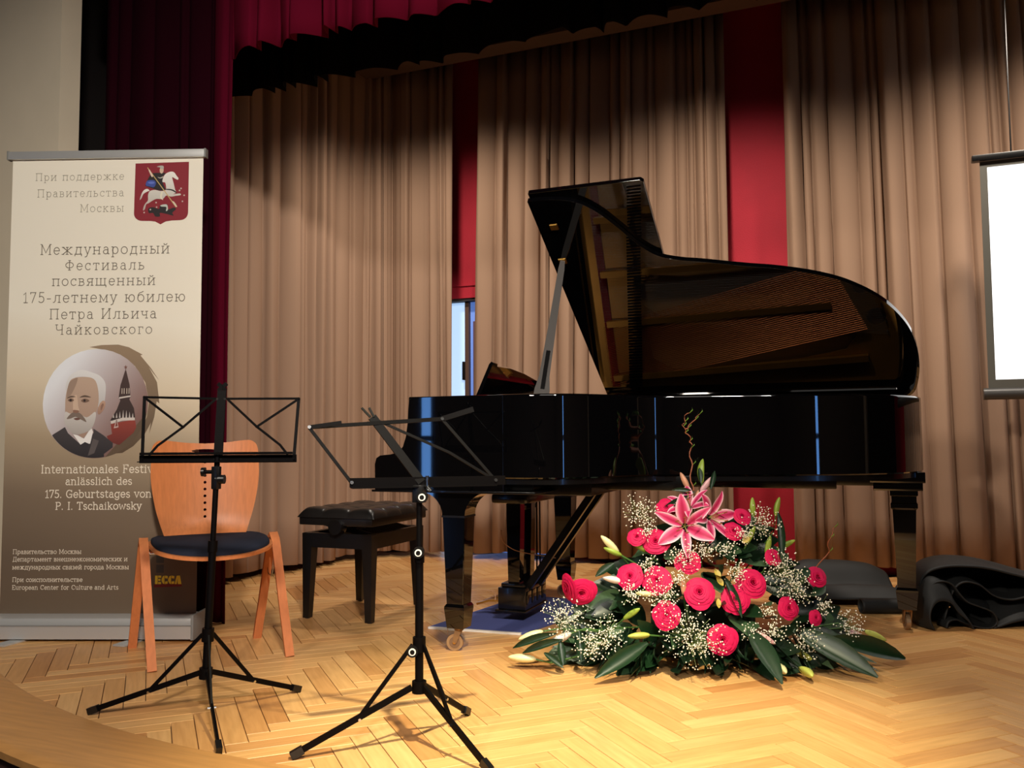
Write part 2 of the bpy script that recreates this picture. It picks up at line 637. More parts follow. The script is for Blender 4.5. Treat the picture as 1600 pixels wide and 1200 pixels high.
# ------------------------------------------------------------------ curtains
BEIGE = mat('beige_velour', (150, 122, 101), 0.95, spec=0.08, sheen=0.25, bump=0.25, bscale=320)
MAROON = mat('maroon_velvet', (92, 9, 32), 0.95, spec=0.05, sheen=0.35)
WINE = mat('dark_wine_velvet', (36, 4, 14), 0.95, spec=0.04, sheen=0.10)
BLACKC = mat('black_border_cloth', (12, 9, 9), 0.95, spec=0.05)


def curtain(name, label, path, z0, z1, material, period, amp, seed, lean=0.0, lean0=0.0, rows=12, gather=0.7, cpm=170, hem=0.006, soft=0.5, group=None, cat='curtain'):
    rnd = random.Random(seed)
    P = catmull([Vector((p[0], p[1])) for p in path], 8)
    acc = [0.0]
    for i in range(1, len(P)): acc.append(acc[-1] + (P[i] - P[i - 1]).length)
    T = acc[-1]
    # irregular pleats: random widths and depths
    cuts, dep = [0.0], []
    while cuts[-1] < T:
        cuts.append(cuts[-1] + period * rnd.choice((0.55, 0.8, 1.0, 1.25, 1.6)))
        dep.append(amp * rnd.uniform(0.45, 1.25))
    sh = [rnd.uniform(-1, 1) for _ in cuts]
    nn = int(T * cpm)
    vs = []
    for r in range(rows + 1):
        fz = r / rows
        for i in range(nn + 1):
            s = T * i / nn
            k = 0
            ss = s + 0.02 * sin(3.1 * s + seed) * (1 - fz)
            while k < len(dep) - 1 and cuts[k + 1] < ss: k += 1
            k0 = max(0, min(len(dep) - 1, k))
            t = min(1, max(0, (ss - cuts[k0]) / (cuts[k0 + 1] - cuts[k0])))
            skew = 0.5 + 0.42 * sh[k0]
            t2 = 0.5 * t / skew if t < skew else 0.5 + 0.5 * (t - skew) / (1 - skew)
            d = dep[k0] * (abs(sin(pi * t2)) ** soft) * (gather + (1 - gather) * (1 - fz) ** 0.7)
            d += 0.010 * sin(23 * s + 4 * fz + seed) * (1 - fz * 0.6)
            j = 1
            while j < len(acc) - 1 and acc[j] < s: j += 1
            q = (s - acc[j - 1]) / max(1e-6, acc[j] - acc[j - 1])
            p = P[j - 1].lerp(P[j], q)
            tg = (P[j] - P[j - 1]).normalized()
            nx, ny = tg.y, -tg.x
            z = z0 + (z1 - z0) * fz
            if r == 0: z += hem * sin(7 * s + seed) + hem * 0.8 * sh[k0]
            lx = lean * (1 - fz) * (s / T) + lean0 * (1 - fz) * (1 - s / T)
            vs.append((p.x + nx * d + lx, p.y + ny * d, z))
    fs = [(r * (nn + 1) + i, r * (nn + 1) + i + 1, (r + 1) * (nn + 1) + i + 1, (r + 1) * (nn + 1) + i) for r in range(rows) for i in range(nn)]
    b = B().add(vs, fs)
    o = b.obj(name, material, None, 180, False)
    sd = o.modifiers.new('cloth', 'SOLIDIFY')
    sd.thickness = 0.004
    tag(o, label, cat, group)
    return o


curtain('beige_curtain', 'beige velour curtain left of the narrow red gap, behind the chair and bench',
        [(-3.60, 4.06), (-3.56, 4.2), (-3.47, 4.6), (-3.40, 5.1), (-3.26, 5.44), (-3.0, 5.57), (-2.735, 5.60)], 0.045, 3.70, BEIGE, 0.085, 0.105, 11)
curtain('beige_curtain', 'beige velour curtain between the two red wall gaps, behind the raised piano lid',
        [(-2.545, 5.62), (-2.1, 5.66), (-1.4, 5.68), (-0.81, 5.74)], 0.045, 3.70, BEIGE, 0.088, 0.105, 5, lean0=-0.075)
curtain('beige_curtain', 'beige velour curtain right of the wide red gap, behind piano tail and screen',
        [(-0.44, 5.72), (0.2, 5.74), (1.0, 5.76), (2.3, 5.78)], 0.05, 3.70, BEIGE, 0.10, 0.115, 23, lean=0.22)
curtain('wine_curtain', 'very dark wine velvet side curtain behind the banner',
        [(-3.76, 3.42), (-3.4, 3.40), (-3.1, 3.40), (-2.97, 3.40)], 0.0, 3.6, WINE, 0.11, 0.05, 3)
curtain('maroon_curtain', 'narrow maroon velvet curtain strip just right of the banner',
        [(-2.90, 3.29), (-2.84, 3.26), (-2.755, 3.25)], -0.0, 3.6, mat('maroon_velvet_deep', (76, 6, 26), 0.95, spec=0.05, sheen=0.3), 0.10, 0.04, 9)
curtain('maroon_valance', 'maroon velvet valance hanging across the top of the stage',
        [(-2.76, 3.22), (-2.0, 3.22), (-1.0, 3.22), (0.5, 3.22), (3.6, 3.22)], 2.66, 3.5, MAROON, 0.105, 0.085, 17, rows=8, hem=0.006, gather=0.6, soft=0.85, cat='valance')
curtain('black_border', 'black cloth border with a scalloped hem, behind the valance',
        [(-3.9, 3.95), (-2.0, 3.95), (0.0, 3.95), (3.8, 3.95)], 2.815, 4.15, BLACKC, 0.16, 0.09, 29, rows=5, hem=0.010, gather=0.8, soft=0.9, cat='stage border')

# ------------------------------------------------------------------ projection screen on the right
scr = thing('projection_screen', 'pull-down projection screen with a blank surface, projected light put in as glow', 'screen', (1.5, 5.2, 1.03))
B().box((0.635, 5.198, 1.135), (2.365, 5.204, 2.277)).obj('screen_surface', mat('glowing_screen', (235, 238, 240), 0.9, emit=(250, 252, 255), estr=1.15), scr, 0)  # emission stands in for projector light falling on the surface
b = B().box((0.60, 5.196, 1.085), (2.40, 5.200, 1.135)).box((0.60, 5.196, 1.135), (0.635, 5.200, 2.31)).box((2.365, 5.196, 1.135), (2.40, 5.200, 2.31)).box((0.635, 5.196, 2.277), (2.365, 5.200, 2.31))
b.obj('screen_border', mat('screen_grey', (84, 82, 74), 0.7), scr, 0)
B().tube((0.575, 5.2, 1.06), (2.425, 5.2, 1.06), 0.031, n=20).obj('bottom_bar', mat('bar_grey', (62, 60, 58), 0.4), scr, 40)
B().box((0.562, 5.175, 2.312), (2.44, 5.225, 2.345), 0.006).obj('top_case', SATIN, scr)
for x in (0.75, 2.25):
    B().tube((x, 5.2, 2.345), (x, 5.2, 4.2), 0.004, n=6).obj('hanger_cord', SATIN, scr)

# ------------------------------------------------------------------ lettering: a small monoline slab face drawn as strokes
def arc(cx, cy, rx, ry, a0, a1, n=10):
    return [(cx + rx * cos(radians(a0 + (a1 - a0) * i / n)), cy + ry * sin(radians(a0 + (a1 - a0) * i / n))) for i in range(n + 1)]


X, K = 0.5, 0.72        # x-height, capital height


def I(x, y0=0.0, y1=X, b=1, t=1):
    out = [[(x, y0), (x, y1)]]
    if b: out.append([(x - 0.075, y0), (x + 0.075, y0)])
    if t == 1: out.append([(x - 0.075, y1), (x + 0.075, y1)])
    if t == 2: out.append([(x - 0.085, y1), (x, y1)])
    return out


def Lp(*p): return [list(p)]


def bowl(cx, a0, a1, rx=0.22): return [arc(cx, X / 2, rx, X / 2, a0, a1, 14)]


G = {}


def g(ch, w, *parts):
    G[ch] = (w, [pl for p in parts for pl in p])


g(' ', 0.30); g('.', 0.20, Lp((0.09, 0.0), (0.09, 0.045))); g('-', 0.34, Lp((0.05, 0.26), (0.29, 0.26)))
g('1', 0.36, Lp((0.06, 0.58), (0.2, K), (0.2, 0)), Lp((0.07, 0), (0.33, 0)))
g('7', 0.46, Lp((0.05, 0.62), (0.05, K), (0.42, K), (0.17, 0)))
g('5', 0.48, Lp((0.40, K), (0.12, K), (0.10, 0.40)), [arc(0.22, 0.225, 0.2, 0.225, 125, -140, 14)])
# Latin and Cyrillic look-alikes share their drawings
a_ = ([arc(0.22, 0.33, 0.15, 0.17, 150, 0, 8) + [(0.37, 0.06), (0.40, 0.0), (0.46, 0.0)]], [arc(0.21, 0.15, 0.16, 0.15, 90, 380, 12)], Lp((0.21, 0.30), (0.37, 0.30)))
for c in 'aа': g(c, 0.49, *a_)
g('ä', 0.49, *a_, Lp((0.13, 0.62), (0.13, 0.67)), Lp((0.31, 0.62), (0.31, 0.67)))
for c in 'cс': g(c, 0.46, [arc(0.26, X / 2, 0.21, X / 2, 45, 315, 14)], Lp((0.41, 0.49), (0.41, 0.37)))
for c in 'eе': g(c, 0.48, [[(0.05, 0.26), (0.44, 0.26)] + arc(0.245, X / 2, 0.2, X / 2, 2, 320, 16)])
for c in 'oо': g(c, 0.52, bowl(0.26, 0, 360))
for c in 'pр': g(c, 0.54, I(0.11, -0.22, X, 1, 2), bowl(0.28, 0, 360, 0.2))
for c in 'yу': g(c, 0.48, Lp((0.06, X), (0.24, 0.0)), Lp((0.43, X), (0.19, -0.16), (0.08, -0.21)), Lp((0.0, X), (0.13, X)), Lp((0.36, X), (0.49, X)))
for c in 'xх': g(c, 0.48, Lp((0.06, X), (0.42, 0)), Lp((0.42, X), (0.06, 0)), Lp((0.0, 0), (0.13, 0)), Lp((0.35, 0), (0.48, 0)), Lp((0.0, X), (0.13, X)), Lp((0.35, X), (0.48, X)))
g('b', 0.54, I(0.10, 0, K, 0, 2), bowl(0.28, 0, 360, 0.2)); g('d', 0.56, I(0.43, 0, K, 0, 2), Lp((0.43, 0), (0.52, 0)), bowl(0.25, 0, 360, 0.2))
g('f', 0.36, Lp((0.14, 0), (0.14, 0.56)), [arc(0.25, 0.58, 0.11, 0.14, 180, 60, 6)], Lp((0.03, X), (0.29, X)), Lp((0.05, 0), (0.25, 0)))
g('g', 0.54, bowl(0.25, 0, 360, 0.2), Lp((0.43, X), (0.43, -0.08)), [arc(0.25, -0.08, 0.18, 0.13, 0, -160, 8)], Lp((0.43, X), (0.51, X)))
g('h', 0.58, I(0.11, 0, K, 1, 2), [arc(0.28, 0.32, 0.17, 0.18, 180, 0, 8) + [(0.45, 0)]], Lp((0.38, 0), (0.53, 0)))
g('i', 0.27, I(0.13, 0, X, 1, 2), Lp((0.13, 0.63), (0.13, 0.68))); g('k', 0.54, I(0.11, 0, K, 1, 2), Lp((0.44, X), (0.12, 0.22)), Lp((0.22, 0.30), (0.45, 0)), Lp((0.38, 0), (0.53, 0)), Lp((0.36, X), (0.51, X)))
g('l', 0.27, I(0.13, 0, K, 1, 2)); g('n', 0.58, I(0.11, 0, X, 1, 2), [arc(0.28, 0.32, 0.17, 0.18, 180, 0, 8) + [(0.45, 0)]], Lp((0.38, 0), (0.53, 0)))
g('r', 0.42, I(0.11, 0, X, 1, 2), [arc(0.27, 0.31, 0.16, 0.18, 180, 50, 6)]); g('s', 0.42, [arc(0.21, 0.375, 0.14, 0.125, 30, 250, 9) + arc(0.21, 0.13, 0.155, 0.13, 75, -160, 9)])
g('t', 0.36, Lp((0.14, 0.64), (0.14, 0.1)), [arc(0.25, 0.11, 0.11, 0.11, 180, 310, 6)], Lp((0.03, X), (0.30, X)))
g('u', 0.58, Lp((0.03, X), (0.11, X), (0.11, 0.17)), [arc(0.28, 0.18, 0.17, 0.18, 180, 360, 8)], Lp((0.37, X), (0.45, X), (0.45, 0), (0.53, 0)))
g('v', 0.50, Lp((0.06, X), (0.25, 0), (0.44, X)), Lp((0.0, X), (0.13, X)), Lp((0.37, X), (0.50, X)))
g('w', 0.72, Lp((0.06, X), (0.2, 0), (0.36, 0.44), (0.52, 0), (0.66, X)), Lp((0.0, X), (0.13, X)), Lp((0.59, X), (0.72, X)))
g('I', 0.32, I(0.16, 0, K)); g('F', 0.56, I(0.13, 0, K), Lp((0.13, K), (0.5, K), (0.5, 0.60)), Lp((0.13, 0.38), (0.38, 0.38), (0.38, 0.31)))
for c in 'PР': g(c, 0.58, I(0.13, 0, K), [[(0.13, K)] + arc(0.32, 0.53, 0.2, 0.19, 90, -90, 8) + [(0.13, 0.34)]])
g('T', 0.60, I(0.30, 0, K, 1, 0), Lp((0.05, 0.60), (0.05, K), (0.55, K), (0.55, 0.60)))
g('G', 0.68, [arc(0.34, K / 2, 0.28, K / 2, 45, 330, 16)], Lp((0.36, 0.32), (0.62, 0.32)), Lp((0.56, 0.32), (0.56, 0.02)), Lp((0.56, 0.70), (0.56, 0.56)))
g('E', 0.58, I(0.13, 0, K), Lp((0.13, K), (0.50, K), (0.50, 0.61)), Lp((0.13, 0), (0.52, 0), (0.52, 0.11)), Lp((0.13, 0.37), (0.38, 0.37)))
g('C', 0.64, [arc(0.34, K / 2, 0.28, K / 2, 45, 315, 16)], Lp((0.55, 0.71), (0.55, 0.54)))
g('A', 0.64, Lp((0.08, 0), (0.31, K), (0.55, 0)), Lp((0.16, 0.25), (0.47, 0.25)), Lp((0.0, 0), (0.16, 0)), Lp((0.47, 0), (0.63, 0)))
# Cyrillic
g('П', 0.74, I(0.13, 0, K), I(0.60, 0, K), Lp((0.13, K), (0.60, K)))
g('М', 0.82, I(0.12, 0, K, 1, 0), I(0.70, 0, K, 1, 0), Lp((0.04, K), (0.12, K), (0.41, 0.12), (0.70, K), (0.78, K)))
g('Ф', 0.74, I(0.37, 0, K), [arc(0.37, 0.37, 0.29, 0.21, 0, 360, 18)])
g('И', 0.76, I(0.13, 0, K), I(0.62, 0, K), Lp((0.13, 0.04), (0.62, 0.68)))
g('Ч', 0.68, I(0.55, 0, K), Lp((0.05, K), (0.20, K)), [[(0.12, K), (0.12, 0.48)] + arc(0.27, 0.46, 0.15, 0.15, 180, 270, 5) + [(0.55, 0.36)]])
g('Д', 0.74, Lp((0.08, -0.12), (0.08, 0), (0.66, 0), (0.66, -0.12)), Lp((0.15, 0), (0.26, K), (0.58, K), (0.58, 0)), Lp((0.18, K), (0.66, K)))
g('б', 0.52, bowl(0.26, 0, 360), [[(0.06, 0.28)] + [(0.07, 0.48), (0.16, 0.61), (0.30, 0.66), (0.42, 0.72)]])
g('в', 0.50, I(0.11, 0, X, 0, 0), Lp((0.03, X), (0.28, X)), Lp((0.03, 0), (0.29, 0)), [arc(0.28, 0.385, 0.12, 0.115, 90, -90, 6)], [arc(0.29, 0.135, 0.15, 0.135, 90, -90, 6)], Lp((0.11, 0.27), (0.29, 0.27)))
g('г', 0.42, I(0.12), Lp((0.12, X), (0.38, X), (0.38, 0.40)))
g('д', 0.58, Lp((0.05, -0.12), (0.05, 0), (0.52, 0), (0.52, -0.12)), Lp((0.11, 0), (0.20, X), (0.45, X), (0.45, 0)), Lp((0.13, X), (0.52, X)))
g('ж', 0.78, I(0.39), Lp((0.10, X), (0.39, 0.25), (0.68, X)), Lp((0.08, 0), (0.39, 0.25), (0.70, 0)), Lp((0.02, 0), (0.15, 0)), Lp((0.63, 0), (0.76, 0)), Lp((0.04, X), (0.16, X)), Lp((0.62, X), (0.74, X)))
g('з', 0.44, [arc(0.20, 0.375, 0.15, 0.125, 140, -90, 9)], [arc(0.20, 0.13, 0.18, 0.13, 90, -140, 9)])
g('и', 0.60, I(0.11), I(0.48), Lp((0.11, 0.03), (0.48, 0.47))); g('й', 0.60, I(0.11), I(0.48), Lp((0.11, 0.03), (0.48, 0.47)), [arc(0.295, 0.70, 0.11, 0.09, 190, 350, 6)])
g('к', 0.54, I(0.11), Lp((0.43, X), (0.13, 0.24)), Lp((0.20, 0.29), (0.45, 0)), Lp((0.37, 0), (0.52, 0)), Lp((0.35, X), (0.50, X)))
g('л', 0.56, I(0.44, 0, X, 1, 0), Lp((0.02, 0.0), (0.10, 0.02), (0.16, 0.12), (0.18, X), (0.52, X)))
g('м', 0.68, I(0.11, 0, X, 1, 0), I(0.57, 0, X, 1, 0), Lp((0.04, X), (0.11, X), (0.34, 0.08), (0.57, X), (0.64, X)))
g('н', 0.60, I(0.11), I(0.48), Lp((0.11, 0.26), (0.48, 0.26))); g('п', 0.60, I(0.11), I(0.48), Lp((0.11, X), (0.48, X)))
g('т', 0.50, I(0.25, 0, X, 1, 0), Lp((0.04, 0.40), (0.04, X), (0.46, X), (0.46, 0.40)))
g('ч', 0.54, I(0.42), Lp((0.02, X), (0.17, X)), [[(0.10, X), (0.10, 0.34)] + arc(0.21, 0.33, 0.11, 0.11, 180, 270, 4) + [(0.42, 0.24)]])
g('ш', 0.84, I(0.11), I(0.41), I(0.71), Lp((0.11, 0), (0.71, 0))); g('щ', 0.86, I(0.11), I(0.41), I(0.71), Lp((0.11, 0), (0.80, 0), (0.80, -0.13)))
g('ы', 0.70, I(0.11, 0, X, 0), I(0.59), Lp((0.03, 0), (0.26, 0)), [[(0.11, 0.29), (0.26, 0.29)] + arc(0.26, 0.145, 0.15, 0.145, 90, -90, 7)])
g('ь', 0.50, I(0.11, 0, X, 0), Lp((0.03, 0), (0.27, 0)), [[(0.11, 0.29), (0.27, 0.29)] + arc(0.27, 0.145, 0.16, 0.145, 90, -90, 7)])
g('э', 0.48, [arc(0.20, X / 2, 0.22, X / 2, 135, -135, 14)], Lp((0.16, 0.26), (0.42, 0.26)))
g('ю', 0.76, I(0.11), Lp((0.11, 0.26), (0.30, 0.26)), bowl(0.50, 0, 360, 0.2))
g('я', 0.52, I(0.41), [[(0.41, X)] + arc(0.21, 0.37, 0.15, 0.13, 90, 270, 7) + [(0.41, 0.24)]], Lp((0.22, 0.24), (0.09, 0)), Lp((0.02, 0), (0.16, 0)))


def text_strokes(txt, track=0.06):
    """polylines of a line of text and its width, in em"""
    x, out = 0.0, []
    for ch in txt:
        wd, pls = G[ch]
        for pl in pls: out.append([(x + p[0], p[1]) for p in pl])
        x += wd + track
    return out, x - track


def text_mesh(txt, x0, x1, z, wt, fn, track=0.06, asp=1.0):
    """ribbon letters fitted between x0 and x1 on baseline z; fn maps (x, z) to 3-D"""
    pls, wd = text_strokes(txt, track)
    s = (x1 - x0) / wd
    hw = wt * s / 2
    b = B()
    for pl in pls:
        q = [Vector((x0 + p[0] * s, z + p[1] * s * asp)) for p in pl]
        n = len(q)
        closed = (q[0] - q[-1]).length < 1e-5
        L_, R_ = [], []
        for i in range(n):
            if closed and i in (0, n - 1): d = (q[1] - q[0]).normalized() + (q[-1] - q[-2]).normalized()
            else: d = (q[min(i + 1, n - 1)] - q[i]).normalized() + (q[i] - q[max(i - 1, 0)]).normalized()
            if d.length < 1e-6: d = Vector((1, 0))
            d.normalize()
            nn = Vector((-d.y, d.x))
            e = q[i].copy()
            if not closed and i == 0: e -= d * hw * 0.9
            if not closed and i == n - 1: e += d * hw * 0.9
            k = 1.0
            if 0 < i < n - 1:
                c = (q[i + 1] - q[i]).normalized().dot(d)
                k = min(1.6, 1 / max(0.35, c))
            L_.append(fn(*(e + nn * hw * k))); R_.append(fn(*(e - nn * hw * k)))
        b.add(L_ + R_, [(i, i + 1, n + i + 1, n + i) for i in range(n - 1)])
    return b


# ------------------------------------------------------------------ roll-up banner
BA = atan2(0.354, 0.935)
ban = thing('roll_up_banner', 'tall cream and brown roll-up festival banner beside the chair', 'banner', (-3.469, 2.657, 0), BA)
BM = TM[ban.name]


def bp(x, z, off=0.0):
    return BM @ Vector((x, -off, z))


ALU = mat('brushed_aluminium', (198, 198, 194), 0.38, 0.55)
GREY = mat('grey_plastic', (120, 120, 116), 0.5)
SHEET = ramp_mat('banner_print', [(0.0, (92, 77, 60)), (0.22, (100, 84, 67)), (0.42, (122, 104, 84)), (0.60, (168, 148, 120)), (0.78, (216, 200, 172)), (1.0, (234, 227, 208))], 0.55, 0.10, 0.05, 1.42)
b = B()
b.prism([(y, z) for y, z in [(-0.075, 0.0), (-0.075, 0.055), (-0.062, 0.066), (-0.056, 0.082), (-0.03, 0.092), (0.04, 0.092), (0.07, 0.07), (0.07, 0.0)]], 0, -0.012, 0.862)
b.v = [BM @ (v + Vector((0, 0, 0.012))) for v in b.v]
cas = b.obj('cassette', ALU, ban, 30)
for x in (-0.012, 0.862):
    e = B().box((x - 0.006, -0.08, 0.008), (x + 0.006, 0.075, 0.112), 0.003)
    e.v = [BM @ v for v in e.v]
    e.obj('end_cap', GREY, cas)
e = B().box((-0.012, -0.078, 0.066), (0.862, -0.0745, 0.070)); e.v = [BM @ v for v in e.v]; e.obj('groove', GREY, cas, 0)
for x in (0.13, 0.63):
    e = B().box((x - 0.03, -0.16, 0.0), (x + 0.03, 0.16, 0.008), 0.002)
    e.v = [BM @ Matrix.Translation((x, 0, 0)) @ Matrix.Rotation(-0.25, 4, 'Z') @ Matrix.Translation((-x, 0, 0)) @ v for v in e.v]
    e.obj('foot', ALU, ban)
e = B().box((-0.018, -0.016, 2.086), (0.858, 0.012, 2.122), 0.004); e.v = [BM @ v for v in e.v]
top = e.obj('top_rail', ALU, ban)
for x in (-0.02, 0.86):
    e = B().box((x - 0.004, -0.018, 2.084), (x + 0.004, 0.014, 2.124), 0.002); e.v = [BM @ v for v in e.v]; e.obj('rail_end', GREY, top)
e = B().tube((0.42, 0.05, 0.09), (0.42, 0.02, 2.10), 0.008); e.v = [BM @ v for v in e.v]; e.obj('support_pole', ALU, ban)
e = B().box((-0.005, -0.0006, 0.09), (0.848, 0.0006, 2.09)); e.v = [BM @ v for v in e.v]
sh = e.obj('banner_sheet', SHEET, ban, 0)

INK1 = mat('ink_grey', (150, 142, 124), 0.6)
INK2 = mat('ink_dark', (112, 102, 86), 0.6)
INKW = mat('ink_cream', (240, 228, 206), 0.6)
INKY = mat('ink_yellow', (242, 214, 60), 0.6)
fn = lambda x, z: bp(x, z, 0.0012)
LINES = [('При поддержке', 0.098, 0.496, 1.993, 0.050, INK1, 0.13), ('Правительства', 0.108, 0.497, 1.919, 0.050, INK1, 0.13), ('Москвы', 0.302, 0.498, 1.850, 0.050, INK1, 0.13),
         ('Международный', 0.129, 0.705, 1.662, 0.056, INK2, 0.13), ('Фестиваль', 0.240, 0.596, 1.592, 0.056, INK2, 0.16), ('посвященный', 0.185, 0.645, 1.523, 0.056, INK2, 0.13),
         ('175-летнему юбилею', 0.058, 0.779, 1.449, 0.056, INK2, 0.13), ('Петра Ильича', 0.177, 0.653, 1.376, 0.056, INK2, 0.13), ('Чайковского', 0.204, 0.635, 1.308, 0.056, INK2, 0.16),
         ('Internationales Festival', 0.158, 0.690, 0.704, 0.082, INKW, 0.05), ('anlässlich des', 0.268, 0.560, 0.653, 0.082, INKW, 0.05), ('175. Geburtstages von', 0.180, 0.646, 0.598, 0.082, INKW, 0.05), ('P. I. Tschaikowsky', 0.226, 0.603, 0.547, 0.082, INKW, 0.05),
         ('Правительство Москвы', 0.045, 0.345, 0.358, 0.066, INKW, 0.05), ('Департамент внешнеэкономических и', 0.045, 0.547, 0.326, 0.066, INKW, 0.05), ('международных связей города Москвы', 0.045, 0.553, 0.292, 0.066, INKW, 0.05),
         ('При соисполнительстве', 0.046, 0.353, 0.239, 0.066, INKW, 0.05), ('European Center for Culture and Arts', 0.046, 0.510, 0.206, 0.066, INKW, 0.05)]
for (t, x0, x1, z, wt, ink, tr) in LINES:
    sc_ = (x1 - x0) / text_strokes(t, tr)[1]
    at_ = x0
    for word in t.split(' '):
        wd_ = text_strokes(word, tr)[1] * sc_
        text_mesh(word, at_, at_ + wd_, z, wt, fn, tr).obj('lettering', ink, sh, 0, False)
        at_ += wd_ + (G[' '][0] + 2 * tr) * sc_
PRINT = attr_mat('colour_print', 0.55)


def L4(c): return lin(c)


def pol(b, pts, col, mp, layer):
    """one printed shape; col is one colour or a top/bottom/left/right pair blended over the shape"""
    ps = [Vector(p) for p in pts]
    tris = geometry.tessellate_polygon([[Vector((p.x, p.y, 0)) for p in ps]])
    if callable(col): cv = [L4(col(p.x, p.y)) for p in ps]
    elif isinstance(col[0], tuple):
        c0, c1, ax = L4(col[0]), L4(col[1]), col[2]
        lo, hi = min(p[ax] for p in ps), max(p[ax] for p in ps)
        cv = [tuple(a + (bb - a) * (p[ax] - lo) / max(1e-6, hi - lo) for a, bb in zip(c0, c1)) for p in ps]
    else: cv = [L4(col)] * len(ps)
    k = len(b.v)
    b.v += [mp(p.x, p.y, layer) for p in ps]
    for t in tris:
        b.f.append(tuple(i + k for i in t)); b.c.append([cv[i] for i in t])


def smoothpoly(pts, k=4): return [(p.x, p.y) for p in catmull(pts, k, True)]


# coat of arms, upper right of the sheet
def em(x, y, layer): return bp(0.5458 + (x - 125) / 910 * 0.238, 2.066 - (y - 88) / 1067 * 0.275, 0.001 + 0.00012 * layer)


b = B()
pol(b, [(125, 95), (1037, 78), (1037, 960)] + arc(905, 965, 130, 125, 0, 90, 6)[1:] + [(760, 1095), (660, 1110), (570, 1158), (480, 1110), (400, 1098)] + arc(255, 965, 140, 130, 90, 180, 6), (132, 34, 44), em, 0)
GRY, WHT, DRK, BLU = (176, 172, 160), (232, 228, 218), (38, 34, 34), (62, 78, 150)
pol(b, smoothpoly([(420, 270), (540, 265), (640, 270), (600, 330), (600, 440), (640, 560), (540, 570), (440, 540), (330, 500), (300, 480), (330, 400), (370, 320)]), DRK, em, 1)
pol(b, smoothpoly([(330, 400), (440, 390), (480, 440), (450, 510), (380, 500), (310, 480)]), BLU, em, 2)
pol(b, smoothpoly([(340, 430), (420, 415), (460, 440), (400, 455)]), (98, 116, 190), em, 3)
pol(b, smoothpoly([(545, 190), (600, 190), (605, 240), (575, 278), (545, 250)]), (206, 178, 152), em, 2)
pol(b, smoothpoly([(490, 160), (540, 140), (600, 145), (606, 195), (550, 195), (545, 170)]), GRY, em, 3)
pol(b, smoothpoly([(505, 335), (550, 345), (600, 325), (595, 350), (545, 362)]), GRY, em, 3)
pol(b, smoothpoly([(380, 580), (470, 560), (560, 580), (650, 560), (640, 440), (590, 420), (610, 330), (660, 270), (740, 245), (790, 262), (830, 320), (862, 360), (850, 390), (800, 365), (755, 345), (780, 440), (810, 560), (830, 610), (780, 640), (890, 628), (905, 655), (820, 668), (740, 680), (660, 660), (600, 720), (500, 715), (430, 745), (360, 790), (320, 810), (300, 890), (270, 912), (280, 850), (310, 790), (350, 740), (350, 650)]), (WHT, GRY, 1), em, 2)
pol(b, smoothpoly([(375, 570), (330, 540), (270, 570), (230, 650), (210, 730), (240, 700), (270, 630), (330, 590)]), (WHT, GRY, 1), em, 2)
pol(b, smoothpoly([(650, 545), (760, 555), (830, 600), (820, 615), (750, 575), (650, 560)]), DRK, em, 3)
pol(b, smoothpoly([(575, 590), (605, 590), (585, 680), (610, 735), (570, 715), (555, 670)]), (220, 214, 190), em, 4)
pol(b, [(325, 170), (338, 168), (840, 860), (826, 868)], (196, 170, 110), em, 5)
pol(b, smoothpoly([(350, 210), (375, 215), (425, 310), (405, 330)]), (220, 200, 180), em, 6)
pol(b, smoothpoly([(360, 880), (440, 860), (540, 890), (560, 830), (680, 815), (700, 900), (790, 870), (830, 900), (770, 960), (790, 1010), (690, 985), (560, 960), (560, 1020), (480, 1020), (440, 960), (370, 960)]), DRK, em, 2)
pol(b, smoothpoly([(570, 825), (670, 815), (695, 900), (660, 930), (665, 860), (580, 850)]), (190, 196, 184), em, 3)
pol(b, smoothpoly([(765, 765), (800, 775), (850, 855), (820, 850)]), (210, 196, 170), em, 6)
for x, y in [(290, 950), (965, 660), (938, 765), (885, 575), (490, 780), (910, 540), (395, 900), (500, 860)]:
    pol(b, circle2(x, y, 14, 7), (196, 180, 168), em, 4)
b.obj('coat_of_arms', PRINT, sh, 0, False)

# round portrait print with the tower and the brush-stroke ring
def po(x, y, layer): return bp(0.1585 + (x - 105) / 985 * 0.4645, 1.239 - (y - 130) / 970 * 0.4690, 0.001 + 0.00012 * layer)


b = B()
SW = (108, 88, 68)
ring_o = [(530, 105), (640, 88), (800, 85), (900, 110), (1030, 178), (1010, 185), (1110, 300), (1188, 410), (1130, 345), (1090, 290), (1170, 430), (1195, 620), (1170, 600), (1150, 740), (1105, 890), (1120, 790), (1060, 900), (960, 1000), (860, 1060), (690, 1070)]
pol(b, ring_o + [(780, 1040), (900, 990), (1010, 880), (1080, 740), (1098, 600), (1060, 430), (960, 280), (820, 175), (660, 130)], ((150, 128, 102), (90, 72, 54), 1), po, 0)


def haze(x, y):
    k_ = min(1, max(0, 0.5 + 0.62 * ((x - 598) * 0.72 + (y - 615) * 0.62) / 492))
    return tuple(a + (c - a) * k_ for a, c in zip((232, 234, 236), (124, 92, 84)))


for ri in range(6):        # concentric rings carry the two-way print gradient
    r0_, r1_ = 492 * ri / 6, 492 * (ri + 1) / 6
    for q in range(40):
        a0, a1 = 2 * pi * q / 40, 2 * pi * (q + 1) / 40
        quad = [(598 + r1_ * cos(a0), 615 + r1_ * sin(a0)), (598 + r1_ * cos(a1), 615 + r1_ * sin(a1))] + ([(598 + r0_ * cos(a1), 615 + r0_ * sin(a1)), (598 + r0_ * cos(a0), 615 + r0_ * sin(a0))] if ri else [(598, 615)])
        pol(b, quad, haze, po, 1)
pol(b, [(p[0], p[1]) for p in arc(598, 615, 492, 492, 78, 10, 18)] + [(960, 840), (880, 900)], (98, 80, 62), po, 3)
